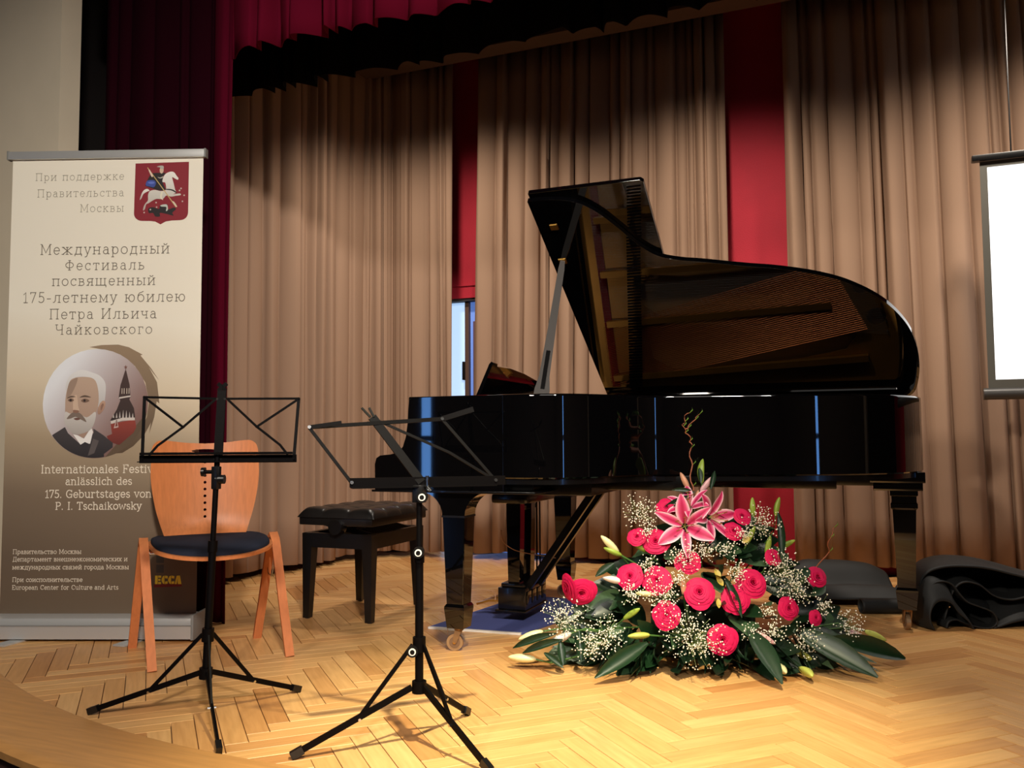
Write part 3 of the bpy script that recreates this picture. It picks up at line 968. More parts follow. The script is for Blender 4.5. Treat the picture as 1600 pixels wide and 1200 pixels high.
# tower
pol(b, [(745, 800), (970, 760), (985, 830), (960, 880), (830, 990), (740, 960), (710, 910), (760, 890)], ((150, 66, 54), (104, 46, 40), 1), po, 4)
pol(b, [(740, 770), (800, 670), (830, 590), (815, 560), (830, 450), (870, 320), (880, 320), (915, 450), (925, 560), (915, 580), (960, 660), (975, 760), (850, 770)], ((74, 56, 52), (58, 46, 42), 1), po, 5)
pol(b, [(820, 560), (925, 545), (925, 558), (820, 575)], (206, 196, 186), po, 6)
pol(b, [(745, 775), (850, 745), (970, 745), (970, 768), (850, 772), (750, 800)], (206, 196, 186), po, 6)
for x in (770, 800, 830, 860, 890, 920, 950):
    pol(b, [(x - 8, 745), (x, 670 + abs(x - 870) * 0.4), (x + 8, 745)], (190, 180, 172), po, 6)
pol(b, [(775, 840), (800, 750), (820, 830)], (196, 170, 160), po, 6)
pol(b, [(788, 825), (800, 775), (812, 820)], (120, 56, 48), po, 7)
for x in (845, 865, 890, 910): pol(b, [(x - 4, 530), (x - 4, 480), (x + 4, 480), (x + 4, 530)], (190, 176, 160), po, 6)
star = []
for i in range(10):
    r = 20 if i % 2 == 0 else 8
    star.append((875 + r * sin(i * pi / 5), 290 - r * cos(i * pi / 5)))
pol(b, star, (120, 80, 70), po, 6)
pol(b, [(872, 300), (878, 300), (878, 330), (872, 330)], (90, 70, 64), po, 6)
# coat, collar, tie
pol(b, [(205, 895), (320, 825), (350, 880), (480, 990), (590, 880), (585, 840), (680, 900), (770, 970), (770, 1010), (690, 1068)] + [(p[0], p[1]) for p in arc(598, 615, 488, 488, 79, 144, 16)], ((72, 66, 66), (44, 40, 42), 1), po, 8)
pol(b, [(398, 890), (470, 985), (560, 975), (583, 870), (565, 830), (500, 930), (440, 900)], (236, 232, 226), po, 9)
pol(b, [(470, 985), (510, 960), (555, 980), (520, 1040), (490, 1030)], (52, 48, 50), po, 10)
pol(b, [(585, 930), (640, 950), (600, 1060), (540, 1085)], (92, 84, 82), po, 10)
# head: hair, face, beard, features
pol(b, smoothpoly([(320, 500), (325, 420), (370, 350), (460, 312), (560, 335), (640, 370), (690, 440), (690, 560), (670, 640), (620, 640), (600, 500), (560, 400), (440, 370), (350, 430)]), ((226, 224, 220), (188, 184, 180), 1), po, 11)
pol(b, smoothpoly([(345, 440), (380, 390), (480, 375), (580, 395), (620, 480), (630, 600), (610, 690), (580, 780), (500, 920), (430, 870), (330, 770), (318, 640), (322, 540)]), ((190, 164, 142), (166, 136, 118), 1), po, 12)
pol(b, smoothpoly([(345, 440), (380, 400), (430, 390), (380, 520), (330, 560)]), (156, 132, 114), po, 13)
pol(b, smoothpoly([(640, 620), (670, 590), (694, 610), (680, 670), (635, 715), (620, 680)]), ((190, 154, 130), (160, 124, 104), 1), po, 13)
pol(b, smoothpoly([(650, 640), (668, 615), (678, 630), (655, 680)]), (140, 106, 90), po, 14)
pol(b, smoothpoly([(320, 690), (370, 705), (430, 690), (520, 740), (600, 690), (600, 770), (560, 850), (480, 885), (410, 890), (350, 840), (315, 780)]), ((206, 200, 192), (170, 162, 154), 1), po, 13)
pol(b, smoothpoly([(335, 750), (380, 700), (430, 690), (480, 720), (520, 780), (470, 760), (420, 735), (370, 750)]), (124, 108, 96), po, 14)
pol(b, smoothpoly([(400, 750), (440, 742), (462, 755), (430, 765)]), (110, 76, 66), po, 15)
pol(b, smoothpoly([(395, 560), (425, 540), (440, 640), (450, 680), (400, 685), (392, 660)]), (204, 176, 152), po, 14)
pol(b, smoothpoly([(398, 672), (450, 680), (430, 700), (395, 692)]), (140, 104, 86), po, 15)
for pts in ([(330, 570), (370, 545), (415, 555), (370, 560)], [(450, 560), (500, 540), (560, 560), (500, 558)]):
    pol(b, smoothpoly(pts), (96, 78, 66), po, 15)
for pts in ([(340, 585), (370, 568), (400, 585), (370, 600)], [(465, 590), (500, 570), (545, 590), (500, 608)]):
    pol(b, smoothpoly(pts), (122, 96, 80), po, 15)
for x, y in ((368, 584), (498, 588)): pol(b, circle2(x, y, 12, 8), (48, 38, 36), po, 16)
b.obj('portrait_print', PRINT, sh, 0, False)
# sponsor mark: two grey squares, block letters on a red bar
b = B()
ecx = lambda x, y, l: bp(x, y, 0.001 + 0.0001 * l)
for z in (0.318, 0.276): pol(b, [(0.672, z), (0.705, z), (0.705, z + 0.034), (0.672, z + 0.034)], (70, 66, 62), ecx, 0)
pol(b, [(0.664, 0.214), (0.784, 0.218), (0.784, 0.232), (0.664, 0.228)], (120, 30, 34), ecx, 0)
x0, z0, s_ = 0.668, 0.228, 0.0285
for i, ch in enumerate('ECCA'):
    o0 = x0 + i * s_
    if ch == 'E': shp = [[(0, 0), (0.42, 0), (0.42, 1), (0, 1)], [(0.5, 0), (0.95, 0), (0.95, 0.25), (0.5, 0.25)], [(0.5, 0.38), (0.85, 0.38), (0.85, 0.62), (0.5, 0.62)], [(0.5, 0.75), (0.95, 0.75), (0.95, 1), (0.5, 1)]]
    elif ch == 'C': shp = [[(0.45, 0), (0.45, 1), (0.2, 0.93), (0.0, 0.6), (0.0, 0.4), (0.2, 0.07)], [(0.53, 0), (0.95, 0.05), (0.95, 0.35), (0.53, 0.3)], [(0.53, 0.7), (0.95, 0.65), (0.95, 0.95), (0.53, 1)]]
    else: shp = [[(0, 0), (0.3, 0), (0.48, 0.9), (0.3, 1)], [(0.5, 0), (1.05, 0), (0.8, 1), (0.4, 1)]]
    for sp in shp: pol(b, [(o0 + p[0] * s_ * 0.98, z0 + p[1] * 0.036) for p in sp], (242, 214, 60), ecx, 1)
b.obj('sponsor_mark', PRINT, sh, 0, False)

# ------------------------------------------------------------------ stacking chair
BEECH = mat('beech_ply', (202, 122, 70), 0.42, spec=0.3, var=0.10, vscale=6, stretch=(14, 14, 1.2))
BEECHL = mat('beech_bent_strip', (196, 118, 70), 0.6, spec=0.2, var=0.08, vscale=6, stretch=(14, 14, 1.2))
NAVY = mat('navy_wool', (38, 42, 54), 0.95, spec=0.1, bump=0.5, bscale=500)
ch = thing('stacking_chair', 'bentwood stacking chair with navy seat pad in front of banner', 'chair', (-2.447, 2.775, 0), atan2(0.367, 0.339))
CM = TM[ch.name]


def loc(b, M):
    b.v = [M @ v for v in b.v]
    return b


for sx in (-1, 1):
    x = 0.245 * sx
    # each side frame is one bent strip: front leg, tight bend, rear leg
    ci = CM.inverted()
    ft = ci @ Vector((-2.440, 2.476, 0)) if sx < 0 else ci @ Vector((-2.106, 2.842, 0))
    rf = ci @ Vector((-2.800, 2.732, 0)) if sx < 0 else ci @ Vector((-2.437, 3.059, 0))
    tp = Vector((x, (ft.y + rf.y) / 2 - 0.01, 0.455))
    fx = lambda p, k, dy, z: (p.x + (tp.x - p.x) * k, tp.y + dy, z)
    front = [tuple(ft), fx(ft, 0.35, (ft.y - tp.y) * 0.68, 0.16), fx(ft, 0.88, -0.052, 0.40), fx(ft, 0.96, -0.034, 0.437), tuple(tp)]
    rear = [tuple(rf), fx(rf, 0.35, (rf.y - tp.y) * 0.68, 0.16), fx(rf, 0.88, 0.056, 0.40), fx(rf, 0.96, 0.036, 0.437), tuple(tp)]
    for pts, nm in ((front, 'leg'), (rear, 'leg')):
        b = B().path(pts, 0.0165, ry=0.011, up=(0, 1, 0.2))
        b.v = [CM @ v for v in b.v]
        b.obj(nm, BEECHL, ch, 35)
    b = loc(B().tube((x - 0.012 * sx, -0.04, 0.425), (x - 0.012 * sx, 0.02, 0.425), 0.012), CM)
    b.obj('frame_stop', SATIN, ch)
for y in (-0.045, 0.03):
    loc(B().tube((-0.235, y, 0.41), (0.235, y, 0.41), 0.008, n=10), CM).obj('cross_bar', CHROME, ch)
ring = [(0.235, 0.085 * cos(a) * 0.9 - 0.005, 0.36 + 0.05 * sin(a) - 0.02) for a in [pi + pi * i / 10 for i in range(11)]]
loc(B().path(ring, 0.003, 6), CM).obj('link_bracket', CHROME, ch)


def seat_out():
    return catmull([(-0.205, 0.21), (-0.225, 0.10), (-0.225, -0.08), (-0.205, -0.20), (-0.13, -0.265), (0, -0.285), (0.13, -0.265), (0.205, -0.20), (0.225, -0.08), (0.225, 0.10), (0.205, 0.21)], 5)


def seat_z(x, y): return 0.428 - 0.018 * max(0, (-y - 0.10) / 0.18) ** 2 + 0.012 * (x / 0.22) ** 2 - 0.006 * (y > 0) * y / 0.2


out = [(p.x, p.y) for p in seat_out()]
inner = [(0.07 * i, 0.07 * j) for i in range(-2, 3) for j in range(-3, 3)]
b = sheet(out, [], inner, 0.012, lambda x, y, t: CM @ Vector((x, y, seat_z(x, y) - 0.012 + t)))
b.obj('seat_shell', BEECH, ch, 50)
pad = [(p[0] * 0.955, p[1] * 0.945) for p in out]
b = B()
n = len(pad)
rings = [(1.0, 0.0), (1.0, 0.010), (0.985, 0.016), (0.94, 0.021), (0.7, 0.024), (0.35, 0.024)]
vs = []
for s_, dz in rings:
    for p in pad: vs.append(CM @ Vector((p[0] * s_, p[1] * s_, seat_z(p[0] * s_, p[1] * s_) + dz)))
vs.append(CM @ Vector((0, 0, seat_z(0, 0) + 0.024)))
fs = [(j * n + i, j * n + (i + 1) % n, (j + 1) * n + (i + 1) % n, (j + 1) * n + i) for j in range(len(rings) - 1) for i in range(n)]
fs += [((len(rings) - 1) * n + i, (len(rings) - 1) * n + (i + 1) % n, len(vs) - 1) for i in range(n)]
b.add(vs, fs)
b.obj('seat_pad', NAVY, ch, 60)

half = [(0.150, 0.0), (0.165, 0.03), (0.195, 0.13), (0.214, 0.24), (0.216, 0.32), (0.212, 0.385), (0.195, 0.412), (0.165, 0.418), (0.08, 0.408), (0.0, 0.404)]
hp = [(p.x, p.y) for p in catmull(half, 4)]
outl = hp + [(-p[0], p[1]) for p in reversed(hp[:-1])]
holes = [circle2(0.0, y, 0.0062, 10) for y in (0.092, 0.121, 0.150, 0.179, 0.208, 0.237, 0.266, 0.295, 0.324)]
holes.append([(0.055 * cos(a) if True else 0, 0.372 + 0.008 * sin(a)) for a in [2 * pi * i / 16 for i in range(16)]])
inner = [(0.045 * i, 0.03 + 0.04 * j) for i in (-4, -3, -2, -1, 1, 2, 3, 4) for j in range(10) if abs(0.045 * i) < 0.14 + 0.06 * min(1, j / 4)]


def back_fn(x, s, t):
    # leans back, hollowed across, kicked forward where it meets the seat
    y = 0.195 + 0.052 * (s / 0.41) - 0.035 * max(0, 1 - s / 0.09) ** 2 - 0.040 * (x / 0.21) ** 2
    return CM @ Vector((x, y + t, 0.430 + s * 0.985))


b = sheet(outl, holes, inner, 0.010, back_fn)
b.obj('backrest', BEECH, ch, 50)

# ------------------------------------------------------------------ folding music stands
STANDM = STEEL_BLACK


def stand(label, hub, tips, ztop, lean=(0, 0)):
    hub = Vector(hub)
    t = thing('music_stand', label, 'music stand', (hub.x, hub.y, 0), group='folding music stands')
    zh, zc = hub.z, hub.z + 0.115
    top = Vector((hub.x + lean[0], hub.y + lean[1], ztop))
    ax = (top - hub)
    at = lambda z: hub + ax * ((z - hub.z) / ax.z)
    B().tube(at(zh - 0.012), at(0.50), 0.0115, n=14).obj('lower_tube', STANDM, t)
    B().tube(at(0.46), at(ztop), 0.0085, n=14).obj('upper_tube', STANDM, t)
    B().tube(at(zh - 0.016), at(zh + 0.016), 0.02, n=14).obj('hub', STANDM, t)
    B().tube(at(zc - 0.02), at(zc + 0.02), 0.018, n=14).obj('slide_collar', STANDM, t)
    B().tube(at(0.50), at(0.535), 0.0145, n=14).obj('height_clamp', STANDM, t)
    for tip in tips:
        tip = Vector((tip[0], tip[1], 0.010))
        d = Vector((tip.x - hub.x, tip.y - hub.y, 0)).normalized()
        a = at(zh) + d * 0.02
        lg = B().path([a, tip], 0.0042, ry=0.0080, up=(0, 0, 1)).obj('leg', STANDM, t, 30)
        e = (tip - a).normalized()
        B().path([tip - e * 0.03, tip + e * 0.004], 0.0085, ry=0.0105, up=(0, 0, 1)).obj('rubber_foot', SATIN, lg, 30)
        m = a.lerp(tip, 0.45)
        B().path([at(zc) + d * 0.018, m], 0.0028, ry=0.0055, up=(0, 0, 1)).obj('brace', STANDM, t, 30)
        B().tube(m - Vector((0, 0, 0.004)) - d.cross(Vector((0, 0, 1))) * 0.012, m - Vector((0, 0, 0.004)) + d.cross(Vector((0, 0, 1))) * 0.012, 0.004, n=8).obj('rivet', CHROME, lg)
    return t, at


def bar(t, name, p, q, w, th, up, m=None):
    return B().path([p, q], w, ry=th, up=up).obj(name, m or STANDM, t, 30)


s1, at1 = stand('black folding music stand with an open desk, in front of the chair', (-1.887, 2.131, 0.135), [(-2.249, 2.031), (-1.640, 1.907), (-1.786, 2.462)], 0.80, (0.024, 0.010))
e1 = Vector((cos(0.3888), sin(0.3888), 0))          # desk runs across the view
n1 = Vector((sin(0.3888), -cos(0.3888), 0))
c1 = Vector((-1.862, 2.142, 0.785))
tilt = Vector((-n1.x * 0.025, -n1.y * 0.025, 0.190))


def d1(u, k): return c1 + e1 * u + tilt * k


bar(s1, 'desk_spine', d1(0, -0.02), d1(0, 1.12), 0.0135, 0.003, n1)
bar(s1, 'spine_clip', d1(-0.012, 1.12), d1(0.014, 1.24), 0.006, 0.002, n1)
bar(s1, 'spine_clip', d1(0.012, 1.12), d1(-0.014, 1.24), 0.006, 0.002, n1)
for sgn in (-1, 1):
    bar(s1, 'top_bar', d1(0, 0.985 - 0.0 * sgn), d1(0.242 * sgn, 1.0 - 0.02 * sgn), 0.0035, 0.0025, n1)
    bar(s1, 'side_bar', d1(0.242 * sgn, 1.0 - 0.02 * sgn), d1(0.235 * sgn, 0.02), 0.0045, 0.002, n1)
    bar(s1, 'diagonal_bar', d1(0.238 * sgn, 0.98 - 0.02 * sgn), d1(0.115 * sgn, 0.52), 0.0035, 0.002, n1)
    B().path([d1(0.02 * sgn, 0.97), d1(0.115 * sgn, 0.52), d1(0.19 * sgn, 0.22), d1(0.215 * sgn, 0.06)], 0.0035, ry=0.002, up=n1).obj('diagonal_bar', STANDM, s1, 30)
    for k, u in ((1.0 - 0.02 * sgn, 0.242), (0.0, 0.235), (0.98, 0.012), (0.52, 0.115)):
        p = d1(u * sgn, k)
        B().tube(p - n1 * 0.004, p + n1 * 0.005, 0.004, n=8).obj('rivet', CHROME if u == 0.012 else STANDM, s1)
b = B().path([d1(-0.243, 0.0), d1(0.243, 0.0)], 0.012, ry=0.002, up=n1)
b.obj('ledge', STANDM, s1, 30)
bar(s1, 'ledge_lip', d1(-0.235, 0.09) + n1 * 0.02, d1(0.235, 0.09) + n1 * 0.02, 0.004, 0.002, n1)
bar(s1, 'ledge_shelf', d1(-0.24, -0.04) + n1 * 0.012, d1(0.24, -0.04) + n1 * 0.012, 0.012, 0.0015, (0, 0, 1))
p = at1(0.745)
B().tube(p - e1 * 0.042, p, 0.006, n=10).obj('clamp_screw', STANDM, s1)
B().tube(p - e1 * 0.046, p - e1 * 0.036, 0.014, n=14).obj('clamp_knob', SATIN, s1)
p = at1(0.722)
B().tube(p, p + e1 * 0.026, 0.014, n=14).obj('tilt_knob', SATIN, s1)
B().box((p.x - 0.011, p.y - 0.011, p.z - 0.03), (p.x + 0.011, p.y + 0.011, p.z + 0.04), 0.003).obj('tilt_joint', SATIN, s1)

s2, at2 = stand('black folding music stand with tipped desk, in front of the piano bench', (-1.163, 2.151, 0.162), [(-1.432, 1.948), (-0.905, 2.045), (-1.155, 2.447)], 0.70)
# its desk is turned well away from the viewer and tips to the left
A2 = {'bl': (-1.30, 2.02, 0.725), 'br': (-1.000, 2.31, 0.722), 'tl': (-1.40, 1.965, 0.876), 'tr': (-1.140, 2.245, 0.900), 'sb': (-1.158, 2.155, 0.722), 'st': (-1.285, 2.10, 0.905)}
A2 = {k: Vector(v) for k, v in A2.items()}
nn2 = (A2['br'] - A2['bl']).cross(A2['tl'] - A2['bl']).normalized()
bar(s2, 'desk_spine', A2['sb'], A2['st'], 0.012, 0.003, nn2)
for q in (-1, 1):
    bar(s2, 'spine_clip', A2['st'] + Vector((0.006 * q, 0, 0)), A2['st'] + Vector((-0.022 + 0.012 * q, 0, 0.026)), 0.003, 0.002, nn2)
m2 = A2['tl'].lerp(A2['tr'], 0.42)
bar(s2, 'top_bar', A2['tl'], m2, 0.005, 0.0025, nn2)
bar(s2, 'top_bar', m2, A2['tr'], 0.0055, 0.0025, nn2)
bar(s2, 'swing_arm', A2['tr'], A2['tr'] + Vector((0.085, 0.035, 0.028)), 0.0075, 0.002, nn2)
bar(s2, 'swing_arm', A2['tl'], A2['tl'] + Vector((0.08, 0.035, 0.012)), 0.0055, 0.002, nn2)
bar(s2, 'side_bar', A2['tl'], A2['bl'], 0.0042, 0.002, nn2)
bar(s2, 'side_bar', A2['tr'], A2['br'], 0.0042, 0.002, nn2)
B().path([A2['st'] + Vector((0.012, 0.01, -0.01)), A2['st'].lerp(A2['br'], 0.62) + Vector((0, 0, 0.012)), A2['br']], 0.0036, ry=0.002, up=nn2).obj('diagonal_bar', STANDM, s2, 30)
hd = (A2['br'] - A2['bl']).normalized()
up2 = Vector((0, 0, 1))
B().path([A2['bl'] - hd * 0.005, A2['br'] + hd * 0.03], 0.013, ry=0.002, up=hd.cross(up2)).obj('ledge', STANDM, s2, 30)
B().path([A2['bl'] + Vector((0, 0, -0.014)), A2['br'] + Vector((0, 0, -0.014))], 0.015, ry=0.0015, up=(0, 0, 1)).obj('ledge_shelf', STANDM, s2, 30)
for k in ('tl', 'tr', 'br', 'bl'):
    B().tube(A2[k] - nn2 * 0.005, A2[k] + nn2 * 0.005, 0.005, n=8).obj('rivet', CHROME, s2)
fwd = Vector((sin(0.3888), -cos(0.3888), 0)) 
rt = Vector((cos(0.3888), sin(0.3888), 0))
for z, dx in ((0.682, 0.010), (0.53, 0.0), (0.262, -0.016)):
    p = at2(z) + rt * dx
    kb = B().tube(p, p + fwd * 0.026, 0.0155, n=16).obj('clamp_knob', SATIN, s2)
    B().tube(p + fwd * 0.024, p + fwd * 0.028, 0.010, n=14).obj('knob_badge', mat('badge_painted_glint', (214, 210, 200), 0.5), kb)  # pale colour stands in for the bright reflection of a chrome badge
    B().tube(p + fwd * 0.0275, p + fwd * 0.0290, 0.0065, n=12).obj('knob_badge', SATIN, kb)
p = at2(0.71)
B().tube(p + rt * 0.022 - up2 * 0.01, p + rt * 0.022 + up2 * 0.03, 0.005, n=10).obj('wing_screw', CHROME, s2)
B().tube(p + rt * 0.022, p + rt * 0.032 - up2 * 0.012, 0.006, n=10).obj('wing_screw', CHROME, s2)
B().box((p.x - 0.016, p.y - 0.014, p.z - 0.045), (p.x + 0.016, p.y + 0.014, p.z + 0.005), 0.004).obj('tilt_joint', SATIN, s2)

# ------------------------------------------------------------------ piano bench
LEATHER = mat('black_leather', (20, 18, 17), 0.34, spec=0.5, bump=0.12, bscale=260)
BX0, BX1, BY0, BY1 = -2.495, -2.115, 3.455, 3.955
bn = thing('piano_bench', 'black adjustable piano bench with a tufted leather cushion', 'bench', ((BX0 + BX1) / 2, (BY0 + BY1) / 2, 0))
for x, sx in ((BX0, 1), (BX1, -1)):
    for y, sy in ((BY0, 1), (BY1, -1)):
        b = B()
        t_, q_ = 0.055, 0.036
        vs = [(x, y, 0.40), (x + sx * t_, y, 0.40), (x + sx * t_, y + sy * t_, 0.40), (x, y + sy * t_, 0.40)]
        vs += [(x + sx * 0.004, y + sy * 0.004, 0.004), (x + sx * q_, y + sy * 0.004, 0.004), (x + sx * q_, y + sy * q_, 0.004), (x + sx * 0.004, y + sy * q_, 0.004)]
        b.add(vs, [(0, 1, 2, 3), (7, 6, 5, 4), (0, 4, 5, 1), (1, 5, 6, 2), (2, 6, 7, 3), (3, 7, 4, 0)])
        lg = b.obj('leg', SATIN, bn, 0)
        B().tube((x + sx * 0.02, y + sy * 0.02, 0.0), (x + sx * 0.02, y + sy * 0.02, 0.006), 0.012, n=12).obj('glide', mat('grey_glide', (90, 88, 84), 0.5), lg)
B().box((BX0 + 0.003, BY0 + 0.003, 0.335), (BX1 - 0.003, BY0 + 0.028, 0.402)).obj('apron', SATIN, bn, 0)
B().box((BX0 + 0.003, BY1 - 0.028, 0.335), (BX1 - 0.003, BY1 - 0.003, 0.402)).obj('apron', SATIN, bn, 0)
B().box((BX0 + 0.003, BY0 + 0.028, 0.335), (BX0 + 0.028, BY1 - 0.028, 0.402)).obj('apron', SATIN, bn, 0)
B().box((BX1 - 0.028, BY0 + 0.028, 0.335), (BX1 - 0.003, BY1 - 0.028, 0.402)).obj('apron', SATIN, bn, 0)
for y in (BY0 + 0.07, BY1 - 0.07):
    bar(bn, 'scissor_arm', Vector((BX0 + 0.05, y, 0.39)), Vector((BX1 - 0.05, y, 0.446)), 0.012, 0.004, (0, 1, 0), SATIN)
    bar(bn, 'scissor_arm', Vector((BX1 - 0.05, y + 0.01, 0.39)), Vector((BX0 + 0.05, y + 0.01, 0.446)), 0.012, 0.004, (0, 1, 0), SATIN)
kn = B().tube((BX0 + 0.2, BY0 - 0.030, 0.436), (BX0 + 0.2, BY0 + 0.02, 0.436), 0.036, n=20).obj('height_knob', SATIN, bn)
B().tube((BX0 + 0.2, BY0 + 0.02, 0.425), (BX0 + 0.2, BY1 - 0.02, 0.425), 0.007, n=10).obj('spindle', CHROME, bn)
B().box((BX0 - 0.010, BY0 - 0.012, 0.440), (BX1 + 0.010, BY1 + 0.012, 0.480), 0.006).obj('cushion_base', LEATHER, bn)


def cushion(u, v):
    x = BX0 - 0.018 + (BX1 - BX0 + 0.036) * u
    y = BY0 - 0.018 + (BY1 - BY0 + 0.036) * v
    e = min(1.0, min(u, 1 - u) * 0.416 / 0.042)
    e2 = min(1.0, min(v, 1 - v) * 0.536 / 0.042)
    edge = sqrt(max(0, 1 - (1 - e) ** 2)) * sqrt(max(0, 1 - (1 - e2) ** 2))
    # tufts: creases run between the buttons, each pad swells
    puff = (abs(sin(pi * u * 3)) ** 0.45) * (abs(sin(pi * v * 4)) ** 0.45)
    return Vector((x, y, 0.476 + edge * (0.032 + 0.016 * puff)))


B().grid(cushion, 54, 72).add([], []).obj('cushion', LEATHER, bn, 180)
for i in range(1, 3):
    for j in range(1, 4):
        c = cushion(i / 3, j / 4)
        B().lathe([(0.009, 0.0), (0.008, 0.003), (0.004, 0.005)], 12, Matrix.Translation(c - Vector((0, 0, 0.001)))).obj('button', LEATHER, bn)

# ------------------------------------------------------------------ grand piano
PX, PY, ZR = -1.285, 4.567, 1.012         # lid hinge line starts here; v runs from the spine towards the hall
pn = thing('grand_piano', 'black grand piano with its lid raised', 'piano', (-0.8, 3.85, 0))
ST = mat('black_satin_case', (9, 8, 8), 0.22, coat=0.2)
GOLD = mat('bronze_plate', (196, 138, 58), 0.36, 0.55, var=0.08, vscale=10)
SPRUCE = mat('spruce_soundboard', (206, 152, 84), 0.4, var=0.10, vscale=5, stretch=(2, 30, 1))
WIRE = mat('steel_string', (190, 186, 178), 0.3, 1.0)
COPPER = mat('copper_string', (176, 104, 62), 0.35, 1.0)
FELT = mat('red_felt', (150, 22, 34), 0.95, spec=0.1)
IVORY = mat('white_key', (232, 228, 216), 0.25)
FRONT_U = PX - (-1.714)                    # case front edge in u is -FRONT_U

ctrl = [(-0.429, 1.485), (-0.25, 1.485), (-0.08, 1.485), (0.06, 1.484), (0.15, 1.472), (0.22, 1.440), (0.285, 1.375), (0.35, 1.275), (0.41, 1.175), (0.475, 1.105), (0.56, 1.068), (0.66, 1.044),
        (0.815, 1.002), (0.967, 0.965), (1.117, 0.912), (1.239, 0.842), (1.362, 0.725), (1.45, 0.575), (1.496, 0.42), (1.513, 0.26), (1.508, 0.12), (1.490, 0.045), (1.44, 0.004), (1.38, 0.0)]
side = [(p.x, p.y) for p in catmull(ctrl, 6)]
loop = side + [(0.9, 0.0), (0.4, 0.0), (-0.429, 0.0)]


def xy(u, v): return (PX + u, PY - v)


def inset(pts, d):
    out = []
    n = len(pts)
    for i in range(n):
        a, b, c = Vector(pts[max(i - 1, 0)]), Vector(pts[i]), Vector(pts[min(i + 1, n - 1)])
        t = (c - a).normalized()
        nrm = Vector((t.y, -t.x))           # points into the case for this direction of travel
        out.append((b.x + nrm.x * d, b.y + nrm.y * d))
    return out


# rim: a thick bent wall open at the keyboard end
wall = side + [(1.1, 0.0), (0.7, 0.0), (0.3, 0.0), (-0.1, 0.0), (-0.429, 0.0)]
win = inset(wall, 0.058)
b = B()
zs = [0.690, 0.700, 1.006, 1.012]
ring = []
for (o_, i_) in zip(wall, win):
    O, Q = Vector(xy(*o_)), Vector(xy(*i_))
    dn = (Q - O).normalized()
    prof = [(O + dn * 0.004, 0.687), (O, 0.692), (O, 0.697), (O, 1.002), (O, 1.006), (O + dn * 0.002, 1.010), (O + dn * 0.006, 1.012), (Q - dn * 0.006, 1.012), (Q, 1.006), (Q, 0.687)]
    ring.append([(p.x, p.y, z) for p, z in prof])
k = len(ring[0])
b.add([p for r in ring for p in r], [(i * k + j, i * k + (j + 1) % k, (i + 1) * k + (j + 1) % k, (i + 1) * k + j) for i in range(len(ring) - 1) for j in range(k)] + [tuple(range(k)), tuple(range((len(ring) - 1) * k, len(ring) * k))])
rim = b.obj('rim', BLACK, pn, 35)
# low plinth moulding under the rim
b = B()
ring = []
for (o_, i_) in zip(inset(wall, 0.012), win):
    O, Q = Vector(xy(*o_)), Vector(xy(*i_))
    ring.append([(O.x, O.y, 0.665), (O.x, O.y, 0.687), (Q.x, Q.y, 0.687), (Q.x, Q.y, 0.665)])
b.add([p for r in ring for p in r], [(i * 4 + j, i * 4 + (j + 1) % 4, (i + 1) * 4 + (j + 1) % 4, (i + 1) * 4 + j) for i in range(len(ring) - 1) for j in range(4)])
b.obj('rim_base', ST, pn, 35)
# arms either side of the keyboard
armp = [(-1.30, 0.634), (-1.871, 0.634), (-1.873, 0.74), (-1.866, 0.765), (-1.848, 0.776), (-1.80, 0.780), (-1.762, 0.789), (-1.742, 0.812), (-1.729, 0.85), (-1.7205, 0.905), (-1.718, 0.96), (-1.714, 1.000), (-1.70, 1.0115), (-1.30, 1.0115)]
for y0, y1 in ((PY - 1.487, PY - 1.420), (PY - 0.067, PY + 0.002)):
    b = B().prism(armp, 1, y0, y1)
    o = b.obj('arm', BLACK, pn, 30)
    bv = o.modifiers.new('edge', 'BEVEL'); bv.width = 0.004; bv.segments = 2; bv.limit_method = 'ANGLE'; bv.harden_normals = True
B().box((-1.868, PY - 1.42, 0.637), (-1.20, PY - 0.067, 0.690), 0.004).obj('key_bed', ST, pn)
B().box((-1.885, PY - 1.489, 0.628), (-1.17, PY + 0.004, 0.637), 0.002).obj('key_bed_moulding', ST, pn)
B().box((-1.866, PY - 1.42, 0.690), (-1.848, PY - 0.067, 0.735), 0.003).obj('key_slip', BLACK, pn)
B().box((-1.70, PY - 1.42, 0.745), (-1.675, PY - 0.067, 0.935), 0.006).obj('fall_board', BLACK, pn)
for y0, y1 in ((PY - 1.42, PY - 1.345), (PY - 0.142, PY - 0.067)):
    B().box((-1.848, y0, 0.690), (-1.70, y1, 0.765), 0.004).obj('key_block', BLACK, pn)
kw = (1.345 - 0.142) / 52
for i in range(52):
    y = PY - 1.345 + i * kw
    if i == 0: km = B().box((-1.845, 0.0004, 0.712), (-1.70, kw - 0.0006, 0.735), 0.0008).mesh('white_key')
    if i == 0: km.materials.append(IVORY)
    o = bpy.data.objects.new('white_key', km); COL.objects.link(o)
    place(o, pn, Matrix.Translation((0, y, 0)))
    if i % 7 in (0, 2, 3, 5, 6) and i < 51:
        if i == 0: bm_ = B().box((-1.795, -0.005, 0.735), (-1.70, 0.005, 0.746), 0.0015).mesh('black_key'); bm_.materials.append(BLACK)
        o = bpy.data.objects.new('black_key', bm_); COL.objects.link(o)
        place(o, pn, Matrix.Translation((0, y + kw, 0)))
B().box((-1.675, PY - 1.42, 0.93), (-1.35, PY - 0.06, 0.945), 0.003).obj('top_shelf', BLACK, pn)

# inside: soundboard, bronze plate with openings, strings, dampers
inn = inset(wall, 0.060)
sb = sheet([xy(*p) for p in inn] , [], [], 0.012, lambda x, y, t: (x, y, 0.885 + t))
sb.obj('soundboard', SPRUCE, pn, 0)
pl_in = inset(wall, 0.075)
pl_in = [p for p in pl_in if p[0] > -0.20]


def P2(u, v): return xy(u, v)


